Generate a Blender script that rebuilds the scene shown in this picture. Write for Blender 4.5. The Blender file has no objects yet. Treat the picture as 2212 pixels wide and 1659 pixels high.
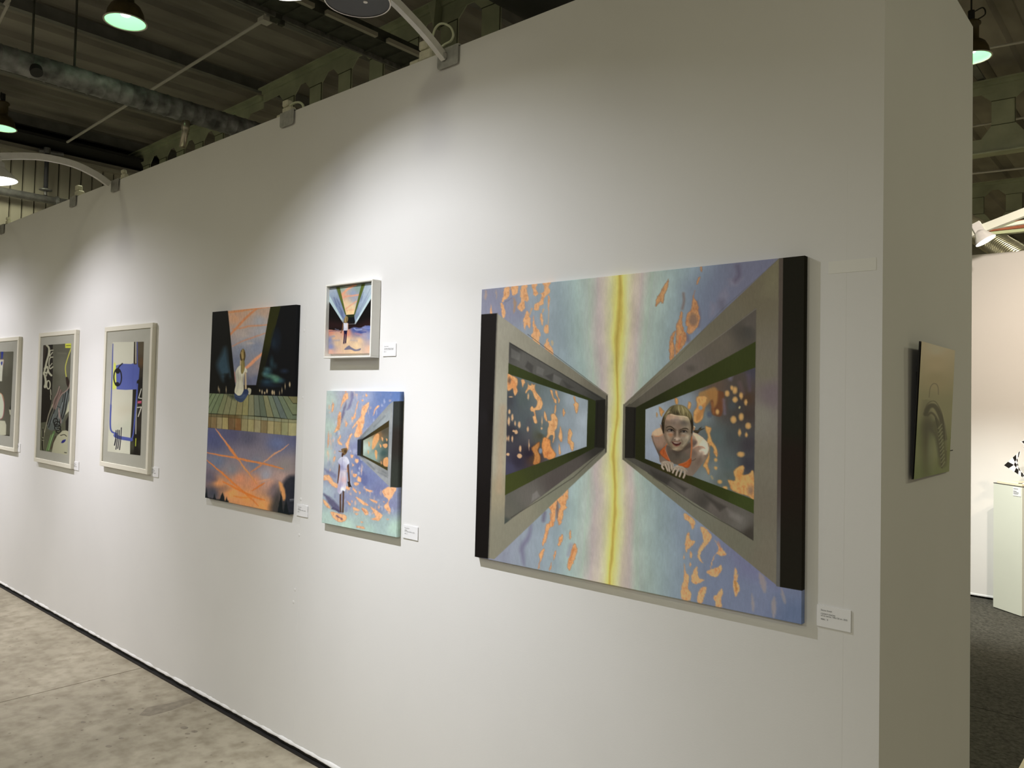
import bpy, bmesh, math, random
import numpy as np
from mathutils import Vector, Matrix

# ---------------------------------------------------------------- camera, world, lights, exposure
SC = bpy.context.scene
COL = SC.collection
W, H = 2212.0, 1659.0
CF = 1686.4785
CPOS = np.array([0.60511502, -2.14851455, 1.66688363])
YAW, PITCH, ROLL = -0.727606869, 0.0301565282, 0.0228577343
PPX, PPY = 1084.5818, 801.2095

def _axes():
    cy, sy = math.cos(YAW), math.sin(YAW); cp, sp = math.cos(PITCH), math.sin(PITCH)
    cr, sr = math.cos(ROLL), math.sin(ROLL)
    f = np.array([sy*cp, cy*cp, sp]); r = np.array([cy, -sy, 0.0]); u = np.cross(r, f)
    return cr*r + sr*u, -sr*r + cr*u, f
AR, AU, AF = _axes()

cam_data = bpy.data.cameras.new('camera')
cam_data.sensor_fit = 'HORIZONTAL'; cam_data.sensor_width = 36.0
cam_data.lens = CF*36.0/W
cam_data.shift_x = (W/2 - PPX)/W
cam_data.shift_y = (PPY - H/2)/W
cam_data.clip_start = 0.05; cam_data.clip_end = 200
cam = bpy.data.objects.new('camera', cam_data); COL.objects.link(cam)
cam.matrix_world = Matrix(((AR[0], AU[0], -AF[0], CPOS[0]), (AR[1], AU[1], -AF[1], CPOS[1]),
                           (AR[2], AU[2], -AF[2], CPOS[2]), (0, 0, 0, 1)))
SC.camera = cam

SC.view_settings.view_transform = 'Standard'
SC.view_settings.look = 'None'
SC.view_settings.gamma = 1.0
SC.view_settings.use_curve_mapping = False
SC.view_settings.exposure = 0.36

world = bpy.data.worlds.new('hall_ambient'); SC.world = world
world.use_nodes = True
wbg = world.node_tree.nodes['Background']
wbg.inputs[0].default_value = (0.95, 0.86, 0.64, 1)
wbg.inputs[1].default_value = 0.228

def lamp_light(name, kind, loc, energy, color, size=0.1, target=None, spot=None, blend=0.5, spread=None):
    d = bpy.data.lights.new(name, kind); d.energy = energy; d.color = color
    if kind == 'AREA':
        d.shape = 'DISK'; d.size = size
        if spread: d.spread = spread
    else:
        d.shadow_soft_size = size
    if kind == 'SPOT':
        d.spot_size = spot; d.spot_blend = blend
    o = bpy.data.objects.new(name, d); COL.objects.link(o); o.location = loc
    if target is not None:
        o.rotation_euler = (Vector(target) - Vector(loc)).to_track_quat('-Z', 'Y').to_euler()
    return o

R = math.radians
# the picture spotlights on the wall arms (bluish white): reflector lamps whose intensity falls off from the axis
PROFILE = [(0, 5.7), (6, 5.3), (12, 4.8), (18, 4.0), (25, 2.5), (33, 1.48), (42, 1.15), (52, 0.48), (58, 0.16), (63, 0.0), (90, 0.0)]
def reflector_lamp(name, loc, target, power, color, size=0.02, profile=PROFILE):
    o = lamp_light(name, 'POINT', loc, power*8, color, size, target)
    d = o.data; d.use_nodes = True; nt = d.node_tree; N = nt.nodes; L = nt.links
    em = N['Emission']
    tc = N.new('ShaderNodeTexCoord'); sp = N.new('ShaderNodeSeparateXYZ'); L.new(tc.outputs['Normal'], sp.inputs[0])
    ab = N.new('ShaderNodeMath'); ab.operation = 'MULTIPLY'; ab.inputs[1].default_value = AXIS_SIGN; L.new(sp.outputs[2], ab.inputs[0])
    ac = N.new('ShaderNodeMath'); ac.operation = 'ARCCOSINE'; ac.use_clamp = False; L.new(ab.outputs[0], ac.inputs[0])
    dv = N.new('ShaderNodeMath'); dv.operation = 'DIVIDE'; dv.inputs[1].default_value = math.pi/2; L.new(ac.outputs[0], dv.inputs[0])
    r = N.new('ShaderNodeValToRGB'); r.color_ramp.interpolation = 'LINEAR'
    els = r.color_ramp.elements
    while len(els) < len(profile): els.new(0.5)
    for e, (a, v) in zip(els, profile): e.position = a/90.0; e.color = (v/8, v/8, v/8, 1)
    L.new(dv.outputs[0], r.inputs['Fac']); L.new(r.outputs['Color'], em.inputs['Color'])
    return o
AXIS_SIGN = -1.0
SPOT_AT = [(-2.05, 3.05, 45), (-5.20, 2.90, 35), (-7.45, 2.90, 38), (-10.2, 2.90, 35)]
for sx, sz, en in SPOT_AT:
    reflector_lamp('spot_light', (sx, -1.12, sz-0.03), (sx+0.55, 0.0, -0.3), en, (0.945, 0.955, 1.0) if sx > -3 else (0.975, 0.945, 1.0))
# unseen spots added to light the plinth and the booth wall behind
lamp_light('booth_fill_light', 'SPOT', (0.95, 4.3, 3.0), 75.0, (1.0, 0.78, 0.56), 0.04, (0.35, 5.86, 1.55), R(120), 1.0)
lamp_light('booth_fill_light', 'SPOT', (-1.2, 3.6, 3.0), 330.0, (0.98, 1.0, 0.95), 0.04, (-0.55, 5.5, 0.2), R(50), 1.0)
lamp_light('booth_fill_light', 'SPOT', (0.1, 3.2, 3.3), 160.0, (1.0, 0.87, 0.76), 0.04, (-0.2, 5.86, 1.75), R(110), 1.0)
for bx in (-8.6, -6.2, -3.8, -1.5, 0.8):      # added row of fill spots behind the viewer, lifting the lower wall
    lamp_light('booth_fill_light', 'SPOT', (bx, -4.3, 3.0), 42.0, (0.97, 0.97, 0.90), 0.06, (bx, 0.0, 0.0), R(74), 1.0)
# green-tinted discharge lamps of the high bays (those out of view are added to lift the hall)
for hb in [(-6.066, 0.516, 4.66), (-10.69, 0.905, 4.85), (-0.934, 5.954, 4.8), (-10.7, -4.6, 4.66), (-6.0, -4.6, 4.66), (-1.2, -4.6, 4.66), (3.6, -4.4, 4.66), (3.9, 1.2, 4.66), (3.9, 6.5, 4.66), (-5.6, 6.0, 4.66), (-10.5, 6.0, 4.66), (-0.9, 11.0, 4.66), (3.9, 11.5, 4.66), (-5.6, 11.0, 4.66)]:
    lamp_light('high_bay_light', 'SPOT', hb, (150.0 if hb[1] > 3 else 42.0), (1.0, 0.97, 0.66), 0.3, (hb[0], hb[1], 0), R(85 if hb[0] == -6.066 else 165), 0.3)

# ---------------------------------------------------------------- helpers
rng = np.random.RandomState(7)

def ray(px, py):
    return CPOS, AF*CF + AR*(px - PPX) - AU*(py - PPY)
def onY(px, py, Y=0.0):
    o, d = ray(px, py); t = (Y - o[1])/d[1]; return o + t*d
def onZ(px, py, Z=0.0):
    o, d = ray(px, py); t = (Z - o[2])/d[2]; return o + t*d
def project(P):
    d = np.asarray(P, float) - CPOS; z = d@AF
    return PPX + CF*(d@AR)/z, PPY - CF*(d@AU)/z

def vnoise(x, y, seed=0):
    xi = np.floor(x).astype(int); yi = np.floor(y).astype(int); fx = x-xi; fy = y-yi
    def h(a, b):
        n = (a*374761393 + b*668265263 + seed*982451653) & 0x7fffffff
        n = ((n ^ (n >> 13))*1274126177) & 0x7fffffff
        return ((n ^ (n >> 16)) & 0xffff)/65535.0
    u = fx*fx*(3-2*fx); v = fy*fy*(3-2*fy)
    return (h(xi, yi)*(1-u)+h(xi+1, yi)*u)*(1-v) + (h(xi, yi+1)*(1-u)+h(xi+1, yi+1)*u)*v
def fbm(x, y, seed=0):
    return (vnoise(x, y, seed)*0.55 + vnoise(x*2.1, y*2.1, seed+1)*0.3 + vnoise(x*4.3, y*4.3, seed+2)*0.15)

def lin(c):
    c = np.asarray(c, float)
    return np.where(c <= 0.04045, c/12.92, ((np.clip(c, 0, 1) + 0.055)/1.055)**2.4)
def hx(s):
    return np.array([int(s[i:i+2], 16)/255.0 for i in (0, 2, 4)])

_M = {}
def mat(name, color, rough=0.6, metal=0.0, noise=0.0, scale=20.0, bump=0.0, bscale=60.0, emit=None, estr=0.0, spec=0.5, stretch=None, color2=None, detail=4.0):
    if name in _M: return _M[name]
    m = bpy.data.materials.new(name); m.use_nodes = True
    nt = m.node_tree; N = nt.nodes; L = nt.links
    b = N['Principled BSDF']
    c = lin(hx(color)) if isinstance(color, str) else np.array(color)
    b.inputs['Base Color'].default_value = (*c, 1)
    b.inputs['Roughness'].default_value = rough
    b.inputs['Metallic'].default_value = metal
    b.inputs['Specular IOR Level'].default_value = spec
    tc = N.new('ShaderNodeTexCoord'); mp = N.new('ShaderNodeMapping')
    L.new(tc.outputs['Object'], mp.inputs['Vector'])
    if stretch: mp.inputs['Scale'].default_value = stretch
    if noise > 0:
        n = N.new('ShaderNodeTexNoise'); n.inputs['Scale'].default_value = scale; n.inputs['Detail'].default_value = detail
        L.new(mp.outputs[0], n.inputs['Vector'])
        r = N.new('ShaderNodeValToRGB')
        r.color_ramp.elements[0].position = 0.3; r.color_ramp.elements[1].position = 0.7
        c2 = lin(hx(color2)) if color2 else c*(1-noise)
        r.color_ramp.elements[0].color = (*c2, 1); r.color_ramp.elements[1].color = (*np.clip(c*(1+noise*0.3), 0, 1), 1)
        L.new(n.outputs['Fac'], r.inputs['Fac']); L.new(r.outputs['Color'], b.inputs['Base Color'])
    if bump > 0:
        n2 = N.new('ShaderNodeTexNoise'); n2.inputs['Scale'].default_value = bscale; n2.inputs['Detail'].default_value = 6
        L.new(mp.outputs[0], n2.inputs['Vector'])
        bp = N.new('ShaderNodeBump'); bp.inputs['Strength'].default_value = bump; bp.inputs['Distance'].default_value = 0.01
        L.new(n2.outputs['Fac'], bp.inputs['Height']); L.new(bp.outputs[0], b.inputs['Normal'])
    if emit is not None:
        e = lin(hx(emit)) if isinstance(emit, str) else np.array(emit)
        b.inputs['Emission Color'].default_value = (*e, 1); b.inputs['Emission Strength'].default_value = estr
    _M[name] = m
    return m

def link(name, me, m, parent=None):
    o = bpy.data.objects.new(name, me); COL.objects.link(o)
    if m is not None:
        for mm in (m if isinstance(m, (list, tuple)) else [m]): me.materials.append(mm)
    if parent is not None: o.parent = parent
    return o

def tag(o, label=None, cat=None, group=None, kind=None):
    if label: o['label'] = label
    if cat: o['category'] = cat
    if group: o['group'] = group
    if kind: o['kind'] = kind
    return o

def empty(name, loc, label=None, cat=None, group=None, rz=0.0):
    o = bpy.data.objects.new(name, None); COL.objects.link(o)
    o.location = loc; o.rotation_euler = (0, 0, rz); o.empty_display_size = 0.05
    tag(o, label, cat, group)
    return o

def finish(bm, name, m, parent=None, smooth=False, origin=None):
    """links the bmesh as ONE object; coordinates are world, moved into the parent's frame"""
    bmesh.ops.recalc_face_normals(bm, faces=bm.faces)
    me = bpy.data.meshes.new(name)
    if parent is not None:
        bm.transform(parent.matrix_basis.inverted() if parent.parent is None else (parent.parent.matrix_basis @ parent.matrix_basis).inverted())
    elif origin is not None:
        bm.transform(Matrix.Translation(-Vector(origin)))
    bm.to_mesh(me); bm.free()
    if smooth:
        for p in me.polygons: p.use_smooth = True
    o = link(name, me, m, parent)
    if parent is None and origin is not None: o.location = origin
    return o

def box(bm, x0, x1, y0, y1, z0, z1, bevel=0.0):
    g = bmesh.ops.create_cube(bm, size=1.0)
    vs = g['verts']
    bmesh.ops.scale(bm, vec=(x1-x0, y1-y0, z1-z0), verts=vs)
    bmesh.ops.translate(bm, vec=((x0+x1)/2, (y0+y1)/2, (z0+z1)/2), verts=vs)
    if bevel > 0:
        es = list({e for v in vs for e in v.link_edges})
        bmesh.ops.bevel(bm, geom=es, offset=bevel, segments=1, affect='EDGES')
    return bm

def boxm(bm, sx, sy, sz, M, bevel=0.0):
    b2 = bmesh.new(); box(b2, -sx/2, sx/2, -sy/2, sy/2, -sz/2, sz/2, bevel)
    b2.transform(M); me = bpy.data.meshes.new('t'); b2.to_mesh(me); b2.free(); bm.from_mesh(me); bpy.data.meshes.remove(me)
    return bm

def tube(bm, pts, r, seg=10, caps=True):
    pts = [Vector(p) for p in pts]; rs = r if isinstance(r, (list, tuple)) else [r]*len(pts)
    rings = []
    prev_n = None
    for i, p in enumerate(pts):
        t = (pts[min(i+1, len(pts)-1)] - pts[max(i-1, 0)]).normalized()
        if prev_n is None:
            n = t.cross(Vector((0, 0, 1)))
            if n.length < 1e-3: n = t.cross(Vector((1, 0, 0)))
        else:
            n = prev_n - t*prev_n.dot(t)
        n.normalize(); prev_n = n; b = t.cross(n)
        rings.append([bm.verts.new(p + (n*math.cos(2*math.pi*k/seg) + b*math.sin(2*math.pi*k/seg))*rs[i]) for k in range(seg)])
    for a, b in zip(rings[:-1], rings[1:]):
        for k in range(seg):
            bm.faces.new((a[k], a[(k+1) % seg], b[(k+1) % seg], b[k]))
    if caps:
        bm.faces.new(rings[0][::-1]); bm.faces.new(rings[-1])
    return bm

def lathe(bm, prof, M, seg=40, close=False):
    rings = []
    for r, z in prof:
        if r < 1e-6: rings.append([bm.verts.new(M @ Vector((0, 0, z)))])
        else: rings.append([bm.verts.new(M @ Vector((r*math.cos(2*math.pi*k/seg), r*math.sin(2*math.pi*k/seg), z))) for k in range(seg)])
    for a, b in zip(rings[:-1], rings[1:]):
        for k in range(seg):
            k2 = (k+1) % seg
            if len(a) == 1 and len(b) == 1: continue
            if len(a) == 1: bm.faces.new((a[0], b[k2], b[k]))
            elif len(b) == 1: bm.faces.new((a[k], a[k2], b[0]))
            else: bm.faces.new((a[k], a[k2], b[k2], b[k]))
    return bm

def prism(bm, pts2, y0, y1):
    """extrudes an outline given in (x, z) between y0 and y1"""
    a = [bm.verts.new((x, y0, z)) for x, z in pts2]; b = [bm.verts.new((x, y1, z)) for x, z in pts2]
    bm.faces.new(a); bm.faces.new(b[::-1])
    n = len(a)
    for i in range(n): bm.faces.new((a[i], b[i], b[(i+1) % n], a[(i+1) % n]))
    return bm

def catmull(pts, n=8):
    P = [Vector(p) for p in pts]; P = [P[0]*2-P[1]] + P + [P[-1]*2-P[-2]]
    out = []
    for i in range(1, len(P)-2):
        for k in range(n):
            t = k/n; a, b, c, d = P[i-1], P[i], P[i+1], P[i+2]
            out.append(0.5*((2*b) + (c-a)*t + (2*a-5*b+4*c-d)*t*t + (3*b-a-3*c+d)*t**3))
    out.append(P[-2]); return out

# ---------------------------------------------------------------- materials
def wall_material(name, color, rough=0.85):
    m = mat(name, color, rough, noise=0.035, scale=1.3, bump=0.03, bscale=220, spec=0.2)
    return m
M_WALL = wall_material('white_wall_fabric', (0.80, 0.795, 0.79))
M_WALL2 = wall_material('white_booth_wall', (0.82, 0.80, 0.77))
M_LIP = mat('torn_fabric_edge', (0.9, 0.9, 0.9), 0.8)
M_BLACK = mat('black_plinth_strip', (0.012, 0.011, 0.011), 0.6)
M_CARD = mat('white_card', (0.86, 0.86, 0.88), 0.6)
M_INK = mat('black_ink', (0.03, 0.03, 0.03), 0.7)
M_STEEL = mat('scratched_grey_plate', (0.42, 0.42, 0.40), 0.5, 0.3, noise=0.25, scale=40, bump=0.05)
M_WHITEMETAL = mat('white_painted_metal', (0.72, 0.71, 0.68), 0.4, noise=0.08, scale=30)
M_CABLE = mat('pale_green_cable', (0.62, 0.66, 0.48), 0.35)
M_PLUG = mat('cream_plug', (0.68, 0.66, 0.52), 0.45, noise=0.15, scale=60)
M_FRAME = mat('cream_white_frame', (0.80, 0.77, 0.66), 0.45)
M_FRAMEW = mat('white_frame', (0.86, 0.85, 0.80), 0.45)
M_MATB = mat('grey_mount_board', (0.56, 0.555, 0.48), 0.8, noise=0.04, scale=8)
M_GREEN = mat('olive_green_steel', (0.42, 0.45, 0.31), 0.5, noise=0.3, scale=3, bump=0.03)
M_ZINC = mat('galvanised_duct', (0.24, 0.24, 0.245), 0.65, 0.1, noise=0.75, scale=9, bump=0.1, bscale=20)
M_ZINCB = mat('bright_spiral_duct', (0.55, 0.50, 0.40), 0.3, 0.85, noise=0.3, scale=9)
M_PIPE = mat('grey_pipe', (0.33, 0.33, 0.35), 0.4, 0.5, noise=0.3, scale=14)
M_PIPED = mat('blue_grey_pipe', (0.10, 0.10, 0.13), 0.5, 0.3)
M_ROD = mat('pale_conduit', (0.62, 0.60, 0.55), 0.45, 0.0)
M_DECK = mat('grimy_roof_deck', (0.36, 0.335, 0.30), 0.75, noise=0.5, scale=2.2, stretch=(1, 0.3, 1), bump=0.03)
M_PURLIN = mat('grey_purlin', (0.20, 0.20, 0.19), 0.5, noise=0.3, scale=5)
M_CLAD = mat('ribbed_wall_cladding', (0.52, 0.49, 0.42), 0.7, noise=0.12, scale=2)
M_DARK = mat('dark_recess', (0.02, 0.02, 0.02), 0.8)
M_BELL = mat('brown_lamp_housing', (0.10, 0.075, 0.03), 0.5, noise=0.4, scale=12)
M_RIM = mat('pale_lamp_rim', (0.8, 0.75, 0.7), 0.4)
M_RED = mat('rust_red_pipe', (0.30, 0.07, 0.025), 0.5, noise=0.3, scale=8)
M_BLKDUCT = mat('black_soft_duct', (0.006, 0.007, 0.006), 0.6, bump=0.2, bscale=6)
M_TRAY = mat('dark_cable_tray', (0.06, 0.065, 0.05), 0.6, noise=0.5, scale=10)
M_TRAYF = mat('tray_flange_strip', (0.42, 0.40, 0.33), 0.5)
M_PLINTH = mat('white_painted_plinth', (0.74, 0.76, 0.66), 0.6, noise=0.03, scale=3)
M_PLTOP = mat('cream_board_lit_top', (0.86, 0.78, 0.58), 0.5)  # the plinth top's yellow light is put into this cream
M_DISC = mat('dark_grey_disc', (0.055, 0.055, 0.058), 0.5, bump=0.02)
M_CARPET = mat('charcoal_carpet', (0.085, 0.082, 0.07), 0.95, noise=0.55, scale=55, bump=0.5, bscale=140, spec=0.1)
M_EM_GREEN = mat('lit_green_reflector', (0.3, 0.8, 0.4), 0.5, emit=(0.31, 0.78, 0.36), estr=0.9)
M_EM_WHITE = mat('lit_bulb', (1, 1, 1), 0.5, emit=(0.9, 1.0, 0.92), estr=4.0)
M_EM_SPOT = mat('lit_spot_lens', (1, 1, 1), 0.5, emit=(1.0, 0.97, 0.93), estr=3.5)

def concrete():
    m = bpy.data.materials.new('worn_concrete'); m.use_nodes = True
    nt = m.node_tree; N = nt.nodes; L = nt.links; b = N['Principled BSDF']
    tc = N.new('ShaderNodeTexCoord')
    def noise(scale, detail, st=(1, 1, 1)):
        mp = N.new('ShaderNodeMapping'); mp.inputs['Scale'].default_value = st
        L.new(tc.outputs['Object'], mp.inputs['Vector'])
        n = N.new('ShaderNodeTexNoise'); n.inputs['Scale'].default_value = scale; n.inputs['Detail'].default_value = detail
        L.new(mp.outputs[0], n.inputs['Vector']); return n
    a = noise(1.6, 8); r = N.new('ShaderNodeValToRGB')
    r.color_ramp.elements[0].position = 0.30; r.color_ramp.elements[1].position = 0.72
    r.color_ramp.elements[0].color = (0.315, 0.28, 0.205, 1); r.color_ramp.elements[1].color = (0.465, 0.42, 0.32, 1)
    L.new(a.outputs['Fac'], r.inputs['Fac'])
    f = noise(14, 6, (1, 1, 1)); r2 = N.new('ShaderNodeValToRGB')
    r2.color_ramp.elements[0].position = 0.3; r2.color_ramp.elements[1].position = 0.62
    r2.color_ramp.elements[0].color = (0.72, 0.70, 0.66, 1); r2.color_ramp.elements[1].color = (1.06, 1.06, 1.06, 1)
    L.new(f.outputs['Fac'], r2.inputs['Fac'])
    mx = N.new('ShaderNodeMix'); mx.data_type = 'RGBA'; mx.blend_type = 'MULTIPLY'; mx.inputs[0].default_value = 1.0
    L.new(r.outputs[0], mx.inputs[6]); L.new(r2.outputs[0], mx.inputs[7])
    s = N.new('ShaderNodeTexVoronoi'); s.inputs['Scale'].default_value = 16
    L.new(tc.outputs['Object'], s.inputs['Vector'])
    r3 = N.new('ShaderNodeValToRGB'); r3.color_ramp.elements[0].position = 0.06; r3.color_ramp.elements[1].position = 0.14
    r3.color_ramp.elements[0].color = (0.45, 0.43, 0.4, 1); r3.color_ramp.elements[1].color = (1, 1, 1, 1)
    L.new(s.outputs['Distance'], r3.inputs['Fac'])
    mx2 = N.new('ShaderNodeMix'); mx2.data_type = 'RGBA'; mx2.blend_type = 'MULTIPLY'; mx2.inputs[0].default_value = 0.8
    L.new(mx.outputs[2], mx2.inputs[6]); L.new(r3.outputs[0], mx2.inputs[7])
    L.new(mx2.outputs[2], b.inputs['Base Color'])
    b.inputs['Roughness'].default_value = 0.5; b.inputs['Specular IOR Level'].default_value = 0.35
    bp = N.new('ShaderNodeBump'); bp.inputs['Strength'].default_value = 0.12; bp.inputs['Distance'].default_value = 0.01
    L.new(f.outputs['Fac'], bp.inputs['Height']); L.new(bp.outputs[0], b.inputs['Normal'])
    return m
M_CONC = concrete()
M_STAIN = mat('oily_stain', (0.25, 0.215, 0.155), 0.5, noise=0.3, scale=30)

# ---------------------------------------------------------------- the shell
FZ = -0.028
WH = 3.044
WT = 1.066
bm = bmesh.new()
# two concrete slabs with a recessed joint at x = -4.146
box(bm, -14, 12, -9, 20, FZ-0.2, FZ-0.012)
ob = finish(bm, 'floor', M_CONC); tag(ob, kind='structure')
for (x0, x1) in [(-14, -4.149), (-4.143, 12)]:
    for (y0, y1) in [(-9, -4.503), (-4.497, 1.07)]:
        bm = bmesh.new(); box(bm, x0, x1, y0, y1, FZ-0.012, FZ)
        finish(bm, 'concrete_slab', M_CONC, ob)
stain = [(300,1545),(318,1528),(360,1520),(430,1502),(436,1509),(370,1534),(322,1547)]
def stain_mesh(pts, name='floor_stain'):
    bm = bmesh.new(); bm.faces.new([bm.verts.new(tuple(onZ(px, py, FZ+0.0004))) for px, py in pts]); finish(bm, name, M_STAIN, ob)
stain_mesh(stain)
for px, py, r in [(282,1532,5),(398,1572,6),(405,1585,4),(262,1595,4),(222,1470,4),(235,1612,5),(340,1503,3),(180,1560,4),(420,1580,5)]:
    stain_mesh([(px+r*1.5*math.cos(t), py+r*0.55*math.sin(t)) for t in np.linspace(0, 5.6, 8)])
bm = bmesh.new()
for (y0, y1, dx) in [(1.07, 2.962, 0), (2.970, 20, 0)]:
    box(bm, -11.6, 12, y0, min(y1, 8.5), FZ-0.012, FZ)
tag(finish(bm, 'carpet', M_CARPET), 'charcoal needle-felt carpet with a seam, behind the partition end', 'carpet')

# long display partition
bm = bmesh.new()
box(bm, -13.5, 0.0, 0.0, WT, 0.004, WH)
wall = finish(bm, 'wall_center', M_WALL); tag(wall, kind='structure')
bm = bmesh.new()          # wavy lip of the wall fabric hanging over the black strip
n = 1500
vs = []
rr = np.random.RandomState(3)
xx = -13.5 + 13.5*np.arange(n+1)/n
wv = np.clip(fbm(xx*14, xx*0+3.3, 5)*1.9-0.45, 0, 1)
wz = fbm(xx*24, xx*0+1.7, 8)
for i in range(n+1):
    x = xx[i]; w = wv[i]; t = 0.003+0.010*w
    vs.append((bm.verts.new((x, -0.0004, t+0.006)), bm.verts.new((x, -0.002-0.011*w, t*0.55)), bm.verts.new((x, -0.001-0.005*w, -0.004+0.007*wz[i])), bm.verts.new((x, 0.0, 0.0))))
for p, q in zip(vs[:-1], vs[1:]):
    for k in range(3): bm.faces.new((p[k], q[k], q[k+1], p[k+1]))
finish(bm, 'fabric_hem', M_LIP, wall, smooth=True)
bm = bmesh.new()
box(bm, -0.137, -0.016, -0.0009, 0.0, 2.012, 2.045)
finish(bm, 'filler_patch', mat('pale_filler', (0.82, 0.815, 0.78), 0.8), wall)
bm = bmesh.new()          # taped joints of the boards: a faint raised strip with lifted blisters
for x, hw in ((-2.575, 0.012), (-0.115, 0.025)):
    box(bm, x-hw, x+hw, -0.0002, 0.0, 0.02, WH-0.01)
for x, z in [(-2.58, 1.95), (-2.575, 1.63), (-2.565, 1.15), (-2.57, 0.98), (-2.59, 0.72), (-2.60, 0.66)]:
    lathe(bm, [(0.009, 0), (0.006, 0.001), (0, 0.0016)], Matrix.Translation((x, 0.0, z)) @ Matrix.Rotation(R(90), 4, 'X'), 10)
tag(finish(bm, 'board_joint', M_WALL, wall), kind='stuff')
bm = bmesh.new()
box(bm, -13.5, -0.01, 0.004, 0.03, FZ, 0.004)
box(bm, -0.03, -0.006, 0.004, WT-0.01, FZ, 0.004)
box(bm, -13.5, -0.01, -0.012, 0.004, FZ, FZ+0.010)
tag(finish(bm, 'baseboard_center', M_BLACK), kind='structure')

# white booth wall behind
BY = 5.86
bm = bmesh.new(); box(bm, -6.0, 9.0, BY, BY+0.12, FZ+0.02, 3.015)
wb = finish(bm, 'wall_back', M_WALL2); tag(wb, kind='structure')
bm = bmesh.new()
vs = []
for i in range(301):
    x = -2 + 4*i/300; w = rr.rand()
    vs.append((bm.verts.new((x, BY-0.001, FZ+0.035)), bm.verts.new((x, BY-0.006-0.008*w, FZ+0.018)), bm.verts.new((x, BY-0.002, FZ+0.010+0.008*w))))
for p, q in zip(vs[:-1], vs[1:]):
    for k in range(2): bm.faces.new((p[k], q[k], q[k+1], p[k+1]))
finish(bm, 'fabric_hem', M_LIP, wb, smooth=True)

# far hall wall of ribbed sheets
LX = -11.9
bm = bmesh.new(); box(bm, LX-0.2, LX-0.03, -9, 20, FZ, 5.02)
wl = finish(bm, 'wall_left', mat('cladding_backing', (0.10, 0.09, 0.075), 0.8)); tag(wl, kind='structure')
base_panel = None
for i in range(-10, 22):
    yc = 1.287 + 0.1545*i*1.0
    if base_panel is None:
        bm = bmesh.new()
        # trapezoid rib sheet: flat face with bent edges
        pts = [(-0.073, 0.0), (-0.062, 0.028), (0.062, 0.028), (0.073, 0.0)]
        a = [bm.verts.new((x, y, FZ)) for y, x in pts]; b = [bm.verts.new((x, y, 4.93)) for y, x in pts]
        for k in range(3): bm.faces.new((a[k], a[k+1], b[k+1], b[k]))
        base_panel = finish(bm, 'panel', M_CLAD, wl)
        base_panel.location = (LX, yc, 0)
    else:
        c = base_panel.copy(); COL.objects.link(c); c.location = (LX, yc, 0)
bm = bmesh.new(); box(bm, LX-0.2, LX-0.05, -9, 20, 5.02, 5.6); box(bm, LX-0.05, LX+0.5, -9, 20, 5.10, 5.14)
finish(bm, 'gutter_shade_box', M_DARK, wl)  # dark box closing the eaves; the gutter's shade is set as its colour
bm = bmesh.new(); box(bm, LX-0.03, LX+0.12, -9, 20, 4.93, 4.985); box(bm, LX-0.03, LX+0.04, -9, 20, 4.985, 5.06)
finish(bm, 'eaves_flashing', M_CLAD, wl)
bm = bmesh.new(); box(bm, -12.2, 14, 20, 20.2, FZ, 6)
tag(finish(bm, 'wall_far', M_CLAD), kind='structure')

# roof: deck running along y, purlins under it
def ztop(x):
    if x < -8.05: return 5.24 + 0.012*(x+12)
    if x < -4.5: return 5.36 + 0.03*(x+8.05)
    return 5.466 - 0.02*(x+4.5)
bm = bmesh.new()
prof = []
x = -12.2
per = 0.46
while x < 13.5:
    for dx, dz in ((0, 0.0), (0.25, 0.0), (0.285, 0.055), (0.425, 0.055)):
        X = x+dx; prof.append((X, max(5.24 + 0.033*(min(X, -4.5)+12), 0) - 0.02*max(X+4.5, 0) + 0.16 + dz))
    x += per
Y0, Y1 = -9, 20
ra = [bm.verts.new((X, Y0, Z)) for X, Z in prof]; rb = [bm.verts.new((X, Y1, Z)) for X, Z in prof]
for k in range(len(prof)-1): bm.faces.new((ra[k], rb[k], rb[k+1], ra[k+1]))
ceil = finish(bm, 'ceiling', M_DECK); tag(ceil, kind='structure')
x = -11.6
while x < 6:
    zt = 5.24 + 0.033*(min(x, -4.5)+12) - 0.02*max(x+4.5, 0)+0.16
    bm = bmesh.new()
    box(bm, x-0.006, x+0.006, Y0, Y1, zt-0.15, zt)
    box(bm, x-0.006, x+0.07, Y0, Y1, zt-0.156, zt-0.15)
    finish(bm, 'purlin', M_PURLIN, ceil)
    x += 1.72
bm = bmesh.new(); box(bm, -12.2, 14, -9, -8.8, FZ, 6)
# (the hall stays open on the side and behind the viewer, where the photograph shows nothing)
bm.free()

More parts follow.
